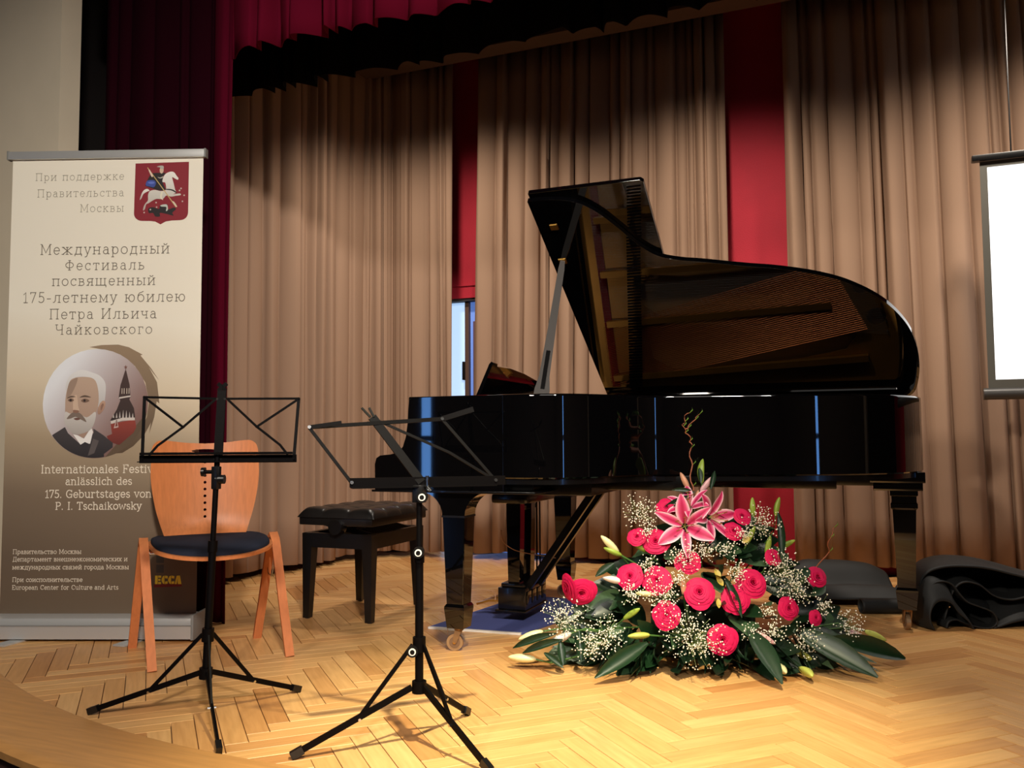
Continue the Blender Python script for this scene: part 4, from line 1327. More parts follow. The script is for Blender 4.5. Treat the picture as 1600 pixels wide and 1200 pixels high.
holes = []
for pts in ([(0.16, 1.36), (0.25, 1.26), (0.36, 1.08), (0.20, 1.03)], [(0.20, 0.98), (0.40, 0.99), (0.86, 0.86), (0.86, 0.74), (0.26, 0.74)],
            [(0.27, 0.69), (0.92, 0.69), (1.02, 0.50), (0.30, 0.47)], [(0.31, 0.42), (1.06, 0.44), (1.20, 0.24), (0.34, 0.17)], [(0.95, 0.84), (1.08, 0.80), (1.24, 0.66), (1.12, 0.58), (1.00, 0.72)]):
    holes.append([xy(p.x, p.y) for p in catmull([Vector(q) for q in pts], 3, True)])
for c in ((1.34, 0.40), (1.28, 0.56), (0.12, 1.30)): holes.append([xy(*p) for p in circle2(c[0], c[1], 0.045, 14)])
pl = sheet([xy(*p) for p in pl_in], holes, [], 0.012, lambda x, y, t: (x, y, 0.925 + t))
plate = pl.obj('plate', GOLD, pn, 0)
for (a, c) in (((0.02, 1.0), (0.52, 0.99)), ((0.02, 0.715), (0.97, 0.715)), ((0.02, 0.445), (1.14, 0.475)), ((0.02, 0.14), (1.30, 0.20))):
    A_, C_ = xy(*a), xy(*c)
    B().path([(A_[0], A_[1], 0.962), (C_[0], C_[1], 0.958)], 0.016, ry=0.016, up=(0, 0, 1)).obj('plate_strut', GOLD, plate, 0)
b = B()
for i in range(150):
    v = 0.12 + 1.28 * i / 149
    # tenor and treble strings run down the case, bass strings cross above them
    if v > 0.45:
        u1 = max(p[0] for p in side if abs(p[1] - v) < 0.03) - 0.10 if any(abs(p[1] - v) < 0.03 for p in side) else 0.3
        u1 = max(0.10, u1)
        A_, C_ = xy(0.0, v), xy(u1, v - 0.10 * u1)
        b.path([(A_[0], A_[1], 0.952), (C_[0], C_[1], 0.950)], 0.0007, n=3)
b.obj('steel_strings', WIRE, plate, 0, False, kind='stuff')
b = B()
for i in range(36):
    v = 0.09 + 0.34 * i / 35
    A_, C_ = xy(0.0, v), xy(1.30 - 0.16 * i / 35, v + 0.26)
    b.path([(A_[0], A_[1], 0.972), (C_[0], C_[1], 0.965)], 0.0018, n=4)
b.obj('bass_strings', COPPER, plate, 0, False, kind='stuff')
b = B()
for i in range(88):
    v = 0.10 + 1.27 * i / 87
    for q in range(3):
        A_ = xy(-0.16 + 0.03 * q + 0.008 * (i % 2), v)
        b.tube((A_[0], A_[1], 0.937), (A_[0], A_[1], 0.962), 0.003, n=5)
b.obj('tuning_pins', WIRE, plate, 0, False, kind='stuff')
b = B()
for i in range(66):
    v = 0.10 + 1.02 * i / 65
    A_ = xy(0.14 + 0.10 * (i / 65), v)
    b.box((A_[0] - 0.035, A_[1] - 0.004, 0.975), (A_[0] + 0.035, A_[1] + 0.004, 0.988))
b.obj('dampers', ST, pn, 0, False, kind='stuff')
b = B()
A_, C_ = xy(0.02, 1.40), xy(0.02, 0.08)
b.box((A_[0] - 0.02, A_[1], 0.937), (A_[0] + 0.02, C_[1], 0.943))
b.obj('string_felt', FELT, plate, 0)
b = B()
for i in range(60):
    q = inset(wall, 0.12)[min(len(wall) - 1, 20 + int(i * 1.55))]
    A_ = xy(*q)
    b.tube((A_[0], A_[1], 0.937), (A_[0], A_[1], 0.950), 0.004, n=5)
b.obj('hitch_pins', WIRE, plate, 0, False, kind='stuff')

# music desk, angled over the tuning pins, with its arched top edge
dk = [(0.0, 0.0), (0.0, 0.148), (0.010, 0.160), (0.045, 0.160), (0.055, 0.148), (0.20, 0.150), (0.38, 0.138), (0.55, 0.118), (0.66, 0.105), (0.715, 0.118), (0.735, 0.112), (0.735, 0.0)]
DK0, DKX, DKA = 3.31, -1.525, 0.46


def desk_fn(s, hgt, t): return (DKX + hgt * sin(DKA) + t * cos(DKA), DK0 + s, 1.012 + hgt * cos(DKA) * 1.06 - t * sin(DKA))


sheet(dk, [], [], 0.016, desk_fn).obj('music_desk', BLACK, pn, 20)
B().box((-1.56, 3.18, 0.945), (-1.36, 4.46, 1.004), 0.004).obj('desk_tray', BLACK, pn)

# lid: main leaf on the spine hinge, front leaf folded back on top of it
AL = radians(32.94)


def lid(u, v, t): return (PX + u, PY - v * cos(AL) - t * sin(AL) * -1.0, ZR + 0.004 + v * sin(AL) + t * cos(AL))


lo = [(p[0], p[1] + 0.004) for p in side if p[0] >= 0.0]
lo = [(0.0, 1.489)] + lo + [(1.38, -0.004), (0.0, -0.004)]
ml = sheet(lo, [], [], 0.022, lid).obj('lid', BLACK, pn, 20)
bv = ml.modifiers.new('edge', 'BEVEL'); bv.width = 0.004; bv.segments = 2; bv.limit_method = 'ANGLE'; bv.harden_normals = True
fl = sheet([(0.004, 0.0), (0.492, 0.0), (0.492, 1.500), (0.480, 1.512), (0.004, 1.512)], [], [], 0.022, lambda u, v, t: lid(u, v, t + 0.0245)).obj('front_leaf', BLACK, pn, 20)
bv = fl.modifiers.new('edge', 'BEVEL'); bv.width = 0.004; bv.segments = 2; bv.limit_method = 'ANGLE'; bv.harden_normals = True
for v in (0.25, 0.75, 1.25):
    p = lid(0.0, v, 0.022)
    B().tube(lid(-0.004, v - 0.07, 0.023), lid(-0.004, v + 0.07, 0.023), 0.005, n=10).obj('leaf_hinge', BRASS, ml)
for u in (0.15, 0.75, 1.3):
    B().tube((PX + u - 0.05, PY + 0.004, ZR + 0.004), (PX + u + 0.05, PY + 0.004, ZR + 0.004), 0.006, n=10).obj('spine_hinge', BRASS, ml)
b = B()
for (u, v) in ((0.072, 1.335), (0.05, 1.128)):
    q = [lid(u + a, v + c, 0.0) for a, c in ((-0.018, -0.016), (0.018, -0.016), (0.018, 0.016), (-0.018, 0.016))]
    q2 = [lid(u + a, v + c, -0.006) for a, c in ((-0.016, -0.014), (0.016, -0.014), (0.016, 0.014), (-0.016, 0.014))]
    B().add(q + q2, [(0, 1, 2, 3), (4, 7, 6, 5), (0, 4, 5, 1), (1, 5, 6, 2), (2, 6, 7, 3), (3, 7, 4, 0)]).obj('prop_cup', BRASS, ml, 0)
# prop stick from the treble rim up to its cup
pb, pt = Vector((-1.172, 3.150, 0.985)), Vector(lid(0.05, 1.128, -0.004))
dpp = (pt - pb).normalized()
ax = Vector((cos(0.3888), sin(0.3888), 0))
pr = B().path([pb, pb + dpp * 0.05, pb + dpp * 0.12, pb.lerp(pt, 0.5), pt - dpp * 0.06, pt], [0.030, 0.030, 0.021, 0.0165, 0.014, 0.010], ry=0.009, up=Vector((0.379, -0.925, 0.3)))
prop = pr.obj('lid_prop', mat('prop_painted_sheen', (112, 108, 104), 0.22, 0.5, coat=0.6), pn, 40)  # grey metallic colour stands in for bright reflections on black lacquer
off = Vector((0.379, -0.925, 0.0)) * 0.010
B().path([pb + dpp * 0.06 + off, pb + dpp * 0.26 + off], 0.008, ry=0.004, up=Vector((0.379, -0.925, 0.3))).obj('short_prop', SATIN, prop, 30)

# underside beams and the struts seen below the case
B().box((-1.285, 3.30, 0.612), (-1.015, 4.50, 0.687), 0.004).obj('belly_rail', ST, pn)
for v, u1 in ((1.02, 0.62), (0.72, 1.16), (0.42, 1.38), (0.16, 1.42)):
    A_, C_ = xy(0.27, v), xy(u1, v - 0.02)
    B().box((A_[0], A_[1] - 0.035, 0.625), (C_[0], A_[1] + 0.035, 0.687), 0.004).obj('case_brace', ST, pn)

# legs
def front_leg(cx, cy):
    lg = B()
    w1, w0 = 0.049, 0.037
    out = [(cx - 0.155, 0.634)] + [(cx - 0.049 - 0.104 * (1 - cos(a)), 0.534 + 0.096 * sin(a)) for a in [pi / 2 * i / 7 for i in range(7, -1, -1)]]
    shp = out + [(2 * cx - p[0], p[1]) for p in reversed(out)]
    lg.prism(shp, 1, cy - w1, cy + w1)
    cap = lg.obj('leg_bracket', BLACK, pn, 30)
    b = B()
    vs = [(cx + sx * w1, cy + sy * w1, 0.534) for sx, sy in ((-1, -1), (1, -1), (1, 1), (-1, 1))] + [(cx + sx * w0, cy + sy * w0, 0.185) for sx, sy in ((-1, -1), (1, -1), (1, 1), (-1, 1))]
    b.add(vs, [(0, 1, 2, 3), (7, 6, 5, 4)] + [(i, i + 4, (i + 1) % 4 + 4, (i + 1) % 4) for i in range(4)])
    leg = b.obj('leg', BLACK, pn, 0)
    bv = leg.modifiers.new('edge', 'BEVEL'); bv.width = 0.003; bv.segments = 2
    B().box((cx - w1 - 0.002, cy - w1 - 0.002, 0.529), (cx + w1 + 0.002, cy + w1 + 0.002, 0.537)).obj('leg_fillet', SATIN, leg, 0)
    leg_shoe(leg, cx, cy)
    return leg


def leg_shoe(leg, cx, cy):
    b = B()
    prof = [(0.038, 0.186), (0.044, 0.176), (0.044, 0.166), (0.036, 0.092)]
    vs = [(cx + sx * r, cy + sy * r, z) for r, z in prof for sx, sy in ((-1, -1), (1, -1), (1, 1), (-1, 1))]
    fs = [(3, 2, 1, 0), (12, 13, 14, 15)] + [(j * 4 + i, j * 4 + (i + 1) % 4, (j + 1) * 4 + (i + 1) % 4, (j + 1) * 4 + i) for j in range(3) for i in range(4)]
    b.add(vs, fs)
    o = b.obj('leg_shoe', BLACK, leg, 0)


def caster(cx, cy, ang, off=0.016):
    dx, dy = cos(ang), sin(ang)
    wx, wy = -dy, dx
    c = Vector((cx - dx * off, cy - dy * off, 0.033))
    ax_ = Vector((wx, wy, 0))
    cs = B().tube(c - ax_ * 0.009, c + ax_ * 0.009, 0.033, n=26).obj('caster_wheel', mat('brass_wheel', (176, 146, 112), 0.4, 0.7), pn)
    B().tube(c - ax_ * 0.0105, c + ax_ * 0.0105, 0.022, n=22).obj('wheel_disc', mat('wheel_disc_dark', (128, 100, 76), 0.5, 0.5), cs)
    B().tube(c - ax_ * 0.016, c + ax_ * 0.016, 0.006, n=12).obj('axle', BRASS, cs)
    fk = B()
    for s_ in (-1, 1):
        fk.path([c + ax_ * 0.0145 * s_, Vector((cx, cy, 0.084)) + ax_ * 0.0145 * s_, Vector((cx, cy, 0.094)) + ax_ * 0.012 * s_], [0.008, 0.014, 0.016], ry=0.0025, up=ax_)
    fk.tube((cx, cy, 0.080), (cx, cy, 0.096), 0.018, n=16)
    fk.obj('caster_fork', mat('fork_brass', (150, 116, 80), 0.4, 0.7), cs, 30)


front_leg(-1.532, 3.165)
front_leg(-1.505, 4.415)
cx, cy = 0.137, 4.185
B().box((cx - 0.135, cy - 0.10, 0.640), (cx + 0.085, cy + 0.10, 0.687), 0.003).obj('leg_block', BLACK, pn)
B().box((cx - 0.122, cy - 0.09, 0.606), (cx + 0.075, cy + 0.09, 0.640), 0.003).obj('leg_block', BLACK, pn)
b = B()
prof = [(0.056, 0.606), (0.056, 0.585), (0.050, 0.580), (0.050, 0.555), (0.054, 0.548), (0.054, 0.530), (0.047, 0.522), (0.036, 0.186)]
vs = [(cx + sx * r, cy + sy * r, z) for r, z in prof for sx, sy in ((-1, -1), (1, -1), (1, 1), (-1, 1))]
k = len(prof) - 1
b.add(vs, [(3, 2, 1, 0), (k * 4, k * 4 + 1, k * 4 + 2, k * 4 + 3)] + [(j * 4 + i, j * 4 + (i + 1) % 4, (j + 1) * 4 + (i + 1) % 4, (j + 1) * 4 + i) for j in range(k) for i in range(4)])
leg_shoe(b.obj('leg', BLACK, pn, 0), cx, cy)
caster(-1.532, 3.165, radians(15))
caster(-1.505, 4.415, radians(30))
caster(cx, cy, radians(-75), 0.012)

# pedal lyre
ly = B().box((-1.615, 3.60, 0.590), (-1.40, 4.06, 0.634), 0.006).box((-1.60, 3.64, 0.545), (-1.42, 4.02, 0.590), 0.016).obj('lyre_head', ST, pn)
for y in (3.755, 3.895):
    b = B().prism([(-1.56, 0.548), (-1.56, 0.46), (-1.552, 0.17), (-1.498, 0.17), (-1.490, 0.46), (-1.490, 0.548)], 1, y - 0.026, y + 0.026)
    b.obj('lyre_post', BLACK, pn, 0)
B().box((-1.535, 3.80, 0.505), (-1.505, 3.99, 0.525), 0.003).obj('lyre_rail', ST, pn)
b = B().box((-1.590, 3.695, 0.062), (-1.455, 3.970, 0.160), 0.004).box((-1.580, 3.705, 0.160), (-1.465, 3.960, 0.180), 0.008).box((-1.600, 3.685, 0.050), (-1.450, 3.980, 0.062), 0.002)
pbx = b.obj('pedal_box', ST, pn)
for i in range(4):
    y = 3.735 + i * 0.065
    B().box((-1.457, y - 0.024, 0.085), (-1.450, y + 0.024, 0.145), 0.002).obj('box_panel', BLACK, pbx)
for y in (3.745, 3.825, 3.905):
    pts = [(-1.60, y, 0.092), (-1.65, y, 0.090), (-1.69, y, 0.078), (-1.715, y, 0.070)]
    B().path(pts, [0.012, 0.014, 0.021, 0.014], ry=0.005, up=(0, 0, 1)).obj('pedal', BRASS, pn, 50)
for y in (3.76, 3.90):
    B().path([(-1.470, y, 0.150), (-1.12, y + 0.06, 0.660)], 0.016, ry=0.014, up=(0, 1, 0)).obj('lyre_brace', ST, pn, 0)
for y in (3.965, 4.01):
    B().tube((-1.50, y, 0.16), (-1.50, y, 0.62), 0.004, n=8).obj('trap_rod', STEEL_BLACK, pn)

# ------------------------------------------------------------------ flower arrangement on the floor before the piano
ROSES= [(-1.045, 3.076, 0.285, 0.051), (-0.989, 3.077, 0.272, 0.051), (-0.823, 3.136, 0.335, 0.046), (-0.728, 3.157, 0.323, 0.049), (-0.743, 3.211, 0.458, 0.049), (-0.808, 3.189, 0.474, 0.033), (-0.686, 3.118, 0.207, 0.046), (-0.58, 3.193, 0.283, 0.054), (-0.625, 3.222, 0.387, 0.044), (-0.458, 3.24, 0.257, 0.049), (-0.403, 3.295, 0.311, 0.054), (-0.494, 3.158, 0.126, 0.051), (-0.282, 3.328, 0.221, 0.038), (-0.187, 3.441, 0.32, 0.041), (-0.473, 3.333, 0.493, 0.036), (-0.711, 3.271, 0.58, 0.036), (-0.446, 3.369, 0.547, 0.033), (-0.336, 3.374, 0.397, 0.031), (-0.193, 3.375, 0.184, 0.026)]
LILIES= [(-0.64, 3.248, 0.512), (-0.549, 3.3, 0.543), (-0.631, 3.285, 0.59)]
BUDS= [(-0.597, 3.386, 0.664, -0.595, 3.402, 0.758, 'g'), (-0.602, 3.371, 0.633, -0.549, 3.396, 0.694, 'p'), (-0.641, 3.357, 0.638, -0.673, 3.35, 0.707, 'o'), (-0.608, 3.34, 0.565, -0.605, 3.347, 0.632, 'o'), (-0.877, 3.188, 0.41, -0.936, 3.155, 0.476, 'c'), (-0.864, 3.187, 0.401, -0.922, 3.164, 0.428, 'g'), (-0.779, 3.216, 0.416, -0.827, 3.197, 0.454, 'g'), (-0.411, 3.414, 0.537, -0.413, 3.416, 0.598, 'g'), (-0.333, 3.451, 0.539, -0.321, 3.46, 0.599, 'g'), (-0.434, 3.37, 0.44, -0.406, 3.377, 0.498, 'g'), (-0.327, 3.424, 0.419, -0.283, 3.439, 0.443, 'g'), (-0.365, 3.391, 0.398, -0.355, 3.393, 0.441, 'g'), (-0.842, 3.153, 0.308, -0.923, 3.122, 0.327, 'w'), (-0.735, 3.164, 0.269, -0.795, 3.128, 0.276, 'c'), (-0.839, 3.099, 0.186, -0.798, 3.099, 0.214, 'g'), (-0.742, 3.102, 0.136, -0.813, 3.059, 0.135, 'y'), (-1.126, 3.038, 0.133, -1.211, 3.003, 0.103, 'c'), (-1.02, 3.046, 0.133, -1.114, 2.997, 0.083, 'w'), (-1.14, 2.998, 0.039, -1.255, 2.979, 0.043, 'c'), (-0.395, 3.255, 0.141, -0.325, 3.257, 0.105, 'p'), (-0.273, 3.304, 0.081, -0.198, 3.314, 0.04, 'y'), (-0.34, 3.239, 0.041, -0.26, 3.119, 0.03, 'c'), (-0.246, 3.247, 0.03, -0.171, 3.104, 0.03, 'y'), (-0.084, 3.472, 0.129, -0.005, 3.487, 0.065, 'p'), (-0.032, 3.513, 0.122, 0.042, 3.539, 0.086, 'y'), (-0.639, 3.197, 0.267, -0.642, 3.192, 0.309, 'o')]
GYPS= [(-0.8, 3.213, 0.563, 0.067), (-0.639, 3.209, 0.409, 0.067), (-0.701, 3.125, 0.271, 0.072), (-0.759, 3.152, 0.371, 0.046), (-0.886, 3.019, 0.142, 0.077), (-1.043, 3.023, 0.197, 0.077), (-0.591, 3.103, 0.141, 0.108), (-0.566, 3.249, 0.43, 0.046), (-0.494, 3.282, 0.429, 0.041), (-0.459, 3.263, 0.348, 0.051), (-0.306, 3.356, 0.354, 0.077), (-0.261, 3.358, 0.291, 0.067), (-0.165, 3.399, 0.228, 0.038), (-0.377, 3.374, 0.525, 0.067), (-0.441, 3.325, 0.48, 0.041), (-0.228, 3.299, 0.118, 0.072), (-0.334, 3.244, 0.154, 0.046), (-0.399, 3.201, 0.147, 0.041), (-0.082, 3.433, 0.158, 0.056), (-0.938, 2.994, 0.103, 0.056), (-0.35, 3.265, 0.217, 0.036), (-0.812, 3.099, 0.284, 0.046), (-0.772, 3.194, 0.494, 0.036), (-0.651, 3.169, 0.328, 0.036)]
TWIG= [(-0.629, 3.358, 0.629), (-0.638, 3.388, 0.713), (-0.643, 3.411, 0.8), (-0.645, 3.41, 0.835), (-0.663, 3.403, 0.87), (-0.667, 3.401, 0.9), (-0.65, 3.408, 0.937)]
TWIG2= [(-0.663, 3.403, 0.87), (-0.635, 3.414, 0.9), (-0.611, 3.424, 0.932)]
TWIG3= [(-0.238, 3.435, 0.311), (-0.161, 3.524, 0.386), (-0.143, 3.511, 0.46), (-0.12, 3.543, 0.506)]
LEAVES= [(-0.741, 3.058, 0.117, -0.881, 2.881, 0.03, 0.055, 'b'), (-0.267, 3.304, 0.147, 0.009, 3.239, 0.03, 0.085, 'b'), (-0.152, 3.373, 0.112, 0.111, 3.534, 0.03, 0.075, 'b'), (-0.412, 3.215, 0.154, -0.286, 3.043, 0.03, 0.07, 'b'), (-0.324, 3.43, 0.558, -0.308, 3.381, 0.374, 0.03, 's'), (-0.504, 3.252, 0.335, -0.434, 3.223, 0.196, 0.03, 's'), (-0.627, 3.321, 0.619, -0.736, 3.253, 0.561, 0.025, 's'), (-0.617, 3.33, 0.631, -0.697, 3.303, 0.643, 0.02, 's'), (-0.581, 3.325, 0.583, -0.489, 3.343, 0.532, 0.02, 's'), (-0.596, 3.353, 0.666, -0.604, 3.375, 0.726, 0.02, 's'), (-0.561, 3.358, 0.642, -0.548, 3.393, 0.714, 0.02, 's'), (-1.064, 3.011, 0.134, -1.228, 2.982, 0.077, 0.03, 's'), (-1.038, 3.005, 0.115, -1.188, 2.977, 0.063, 0.03, 's'), (-1.049, 3.003, 0.114, -1.027, 2.97, 0.034, 0.03, 's'), (-0.983, 3.025, 0.149, -0.964, 2.982, 0.048, 0.03, 's'), (-1.103, 2.981, 0.069, -1.023, 2.959, 0.03, 0.025, 's'), (-0.882, 3.141, 0.378, -0.946, 3.109, 0.332, 0.03, 's'), (-0.215, 3.433, 0.348, -0.258, 3.389, 0.317, 0.04, 's'), (-0.627, 3.285, 0.533, -0.632, 3.253, 0.465, 0.03, 's'), (-0.204, 3.401, 0.26, -0.161, 3.447, 0.29, 0.04, 'b')]
YELLOW= [(-0.511, 3.222, 0.328, -0.527, 3.229, 0.36), (-0.499, 3.218, 0.306, -0.521, 3.219, 0.332), (-0.514, 3.191, 0.264, -0.508, 3.177, 0.229), (-0.441, 3.314, 0.451, -0.414, 3.327, 0.47)]
fa = thing('flower_arrangement', 'large floor bouquet of pink roses, lilies and baby\'s breath', 'flowers', (-0.60, 3.28, 0))
ROSE = mat('rose_petal', (200, 20, 78), 0.6, spec=0.2, var=0.10, vscale=60)
ROSED = mat('rose_petal_shade', (206, 14, 66), 0.55, spec=0.25, trans=0.10)
LEAFM = [mat('leaf_dark', (12, 32, 17), 0.36, var=0.25, vscale=30), mat('leaf_mid', (18, 44, 22), 0.4, var=0.22, vscale=30), mat('leaf_grey', (58, 84, 54), 0.5, var=0.15, vscale=30)]
LEAFL = mat('leaf_bright', (104, 146, 48), 0.45, var=0.15, vscale=30)
STEM = mat('green_stem', (66, 104, 44), 0.5)
CAMD = Vector((0.379, -0.925, 0.0))            # towards the hall


def rose_parts(seed):
    """rings of overlapping cupped petals with rolled lips around a tight spiral heart"""
    rnd = random.Random(seed)
    heart = B()
    outer = []
    rings_ = [(2, 250, 0.03, 0.10, 0.60, 0.00), (3, 180, 0.06, 0.20, 0.62, 0.01), (3, 170, 0.10, 0.33, 0.61, 0.03), (4, 140, 0.14, 0.47, 0.58, 0.06), (5, 118, 0.18, 0.63, 0.52, 0.09), (5, 118, 0.22, 0.82, 0.43, 0.13), (5, 122, 0.25, 1.00, 0.32, 0.16)]
    for q, (cnt, span, r0, r1, hh, lip) in enumerate(rings_):
        for i in range(cnt):
            th0 = 2 * pi * i / cnt + q * 0.8 + rnd.uniform(-0.12, 0.12)
            sp = radians(span)
            hj, rj, ph = hh * rnd.uniform(0.96, 1.05), r1 * rnd.uniform(0.95, 1.06), rnd.uniform(0, 6)

            def f(u, v):
                a = (u - 0.5) * 2
                th = th0 + a * sp / 2
                top = 1 - 0.28 * abs(a) ** 3.0
                vv = v * top
                r = r0 + (rj - r0) * vv ** 1.35 + 0.03 * a            # one side tucks under its neighbour
                z = hj * sin(vv * pi / 2) ** 0.9
                c = max(0, v - 0.72) / 0.28
                r += lip * c * c * (0.7 + 0.3 * sin(3 * a + ph)); z -= lip * 0.75 * c * c
                return Vector((r * cos(th), r * sin(th), z))
            g_ = B().grid(f, 10, 7)
            if q < 6: heart.add(g_.v, g_.f)
            else: outer.append(g_)
    base = B().lathe([(0.02, -0.14), (0.10, -0.08), (0.24, -0.02), (0.28, 0.06)], 12)
    return heart.mesh('heart', 180, False), [o.mesh('outer_petal', 180, False) for o in outer], base.mesh('sepals', 60)


ROSEV = []
for sd in (1, 2, 3):
    hm, om, bm_ = rose_parts(sd)
    hm.materials.append(ROSE); bm_.materials.append(LEAFM[1])
    for q in om: q.materials.append(ROSE)
    ROSEV.append((hm, om, bm_))


def aim(loc_, direction, roll, scale):
    q = Vector(direction).normalized().to_track_quat('Z', 'Y')
    return Matrix.Translation(loc_) @ q.to_matrix().to_4x4() @ Matrix.Rotation(roll, 4, 'Z') @ Matrix.Diagonal((scale, scale, scale, 1))


def empty_part(name, parent):
    e = bpy.data.objects.new(name, None); e.empty_display_size = 0.05; COL.objects.link(e); e.parent = parent
    TM[e.name] = frame_of(parent)
    return e


CEN = Vector((-0.60, 3.42, 0.12))
rnd = random.Random(4)
for i, (x, y, z, r) in enumerate(ROSES):
    P = Vector((x, y, z))
    d = (P - CEN).normalized() * 0.55 + CAMD * 0.95 + Vector((0, 0, 0.25))
    if i < 2: d = Vector((-0.55, -0.55, -0.15)) if i == 0 else Vector((0.35, -0.8, -0.25))
    if i == 13: d = Vector((0.6, -0.6, 0.4))
    hm, om, bm_ = ROSEV[i % 3]
    M = aim(P - d.normalized() * r * 0.4, d, rnd.uniform(0, 6.28), r * 1.0)
    root = empty_part('rose', fa)
    for me in [hm] + om + [bm_]:
        o = bpy.data.objects.new(me.name, me); COL.objects.link(o)
        place(o, root, M)

# lilies
def lily_mat():
    m = bpy.data.materials.new('stargazer_petal'); m.use_nodes = True
    nt = m.node_tree; N, L = nt.nodes.new, nt.links.new
    b_ = nt.nodes['Principled BSDF']
    uv = N('ShaderNodeUVMap'); sp = N('ShaderNodeSeparateXYZ'); L(uv.outputs[0], sp.inputs[0])
    s1_ = N('ShaderNodeMath'); s1_.operation = 'SUBTRACT'; s1_.inputs[1].default_value = 0.5; L(sp.outputs[0], s1_.inputs[0])
    ab = N('ShaderNodeMath'); ab.operation = 'ABSOLUTE'; L(s1_.outputs[0], ab.inputs[0])
    r = N('ShaderNodeValToRGB'); L(ab.outputs[0], r.inputs[0])
    e = r.color_ramp.elements
    e[0].position, e[0].color = 0.05, lin((176, 22, 78)); e[1].position, e[1].color = 0.50, lin((238, 204, 212))
    k_ = e.new(0.27); k_.color = lin((206, 70, 120))
    L(r.outputs[0], b_.inputs['Base Color'])
    b_.inputs['Roughness'].default_value = 0.5
    return m


LILY = lily_mat()


def lily_petal(w):
    nu, nv = 6, 9
    def f(u, v):
        a = (u - 0.5) * 2
        wd = w * (sin(pi * min(1, (v * 0.93 + 0.05))) ** 0.75)
        z = 0.62 * v - 0.42 * max(0, v - 0.45) ** 2 * 1.6
        rad = 0.10 + 0.95 * v ** 1.25
        return Vector((a * wd, rad, z + 0.08 * a * a * (1 - v) + 0.02 * sin(9 * v) * abs(a)))
    b_ = B().grid(f, nu, nv)
    me = b_.mesh('petal', 180, False)
    uv = me.uv_layers.new(name='UVMap')
    for li, l_ in enumerate(me.loops):
        i_ = l_.vertex_index
        uv.data[li].uv = ((i_ % (nu + 1)) / nu, (i_ // (nu + 1)) / nv)
    me.materials.append(LILY)
    return me


LP = [lily_petal(0.24), lily_petal(0.17)]
STAM = mat('stamen_green', (176, 190, 110), 0.5)
ANTH = mat('anther_rust', (128, 62, 30), 0.8)
for (P, d, s_, rl) in ((Vector(LILIES[0]), Vector((0.15, -0.95, 0.15)), 0.112, 0.1), (Vector(LILIES[1]), Vector((0.75, -0.55, 0.1)), 0.10, 0.6), (Vector(LILIES[2]), Vector((-0.1, -0.6, 0.75)), 0.085, 0.3)):
    root = empty_part('lily', fa)
    M = aim(P - d.normalized() * 0.02, d, rl, s_)
    for i in range(6):
        o = bpy.data.objects.new('petal', LP[i % 2]); COL.objects.link(o)
        place(o, root, M @ Matrix.Rotation(i * pi / 3, 4, 'Z'))
    for i in range(5):
        a = i * 2 * pi / 5
        b_ = B().path([M @ Vector((0, 0, 0.05)), M @ Vector((0.12 * cos(a), 0.12 * sin(a), 0.4)), M @ Vector((0.26 * cos(a), 0.26 * sin(a), 0.72))], 0.0011, n=5)
        st_ = b_.obj('stamen', STAM, root)
        q = M @ Vector((0.26 * cos(a), 0.26 * sin(a), 0.73))
        B().tube(q - Vector((0.006, 0, 0.002)), q + Vector((0.006, 0, 0.002)), 0.0024, n=6).obj('anther', ANTH, root)

# lily buds
BUDM = {'g': mat('bud_green', (142, 166, 62), 0.42, var=0.12, vscale=25), 'p': mat('bud_pink', (226, 176, 176), 0.45, var=0.12, vscale=25), 'o': mat('bud_blush', (206, 150, 118), 0.45, var=0.16, vscale=25),
        'c': mat('bud_cream', (222, 218, 164), 0.45, var=0.10, vscale=25), 'w': mat('bud_white', (232, 220, 208), 0.45, var=0.06, vscale=25), 'y': mat('bud_lime', (188, 194, 92), 0.42, var=0.12, vscale=25)}
bprof = [(0.02, 0.0), (0.075, 0.08), (0.11, 0.25), (0.125, 0.45), (0.115, 0.65), (0.085, 0.82), (0.05, 0.94), (0.012, 1.0)]
for (x0, y0, z0, x1, y1, z1, kk) in BUDS:
    A_, C_ = Vector((x0, y0, z0)), Vector((x1, y1, z1))
    d = C_ - A_
    ln = min(0.105, max(0.075, d.length))
    b_ = B()
    M = aim(A_, d, 0.3, ln)
    vs = []
    n_ = 12
    for r_, zz in bprof:
        for i in range(n_):
            a = 2 * pi * i / n_
            rr = r_ * 1.15 * (1 + 0.13 * cos(3 * a))
            p = Vector((rr * cos(a) + 0.05 * sin(pi * zz), rr * sin(a), zz))
            vs.append(M @ p)
    k = len(bprof)
    b_.add(vs, [(j * n_ + i, j * n_ + (i + 1) % n_, (j + 1) * n_ + (i + 1) % n_, (j + 1) * n_ + i) for j in range(k - 1) for i in range(n_)] + [tuple(range(n_ - 1, -1, -1)), tuple(range((k - 1) * n_, k * n_))])
    bud = b_.obj('lily_bud', BUDM[kk], fa, 60)
    mid = A_ - d.normalized() * 0.05 + Vector((0, 0.01, -0.01))
    end = A_.lerp(CEN, 0.45) + Vector((0, 0.02, -0.02))
    end.z = max(0.02, end.z); mid.z = max(0.015, mid.z)
    B().path([A_ + d.normalized() * 0.004, mid, end], [0.0035, 0.003, 0.003], n=6).obj('bud_stem', STEM, bud, 60)

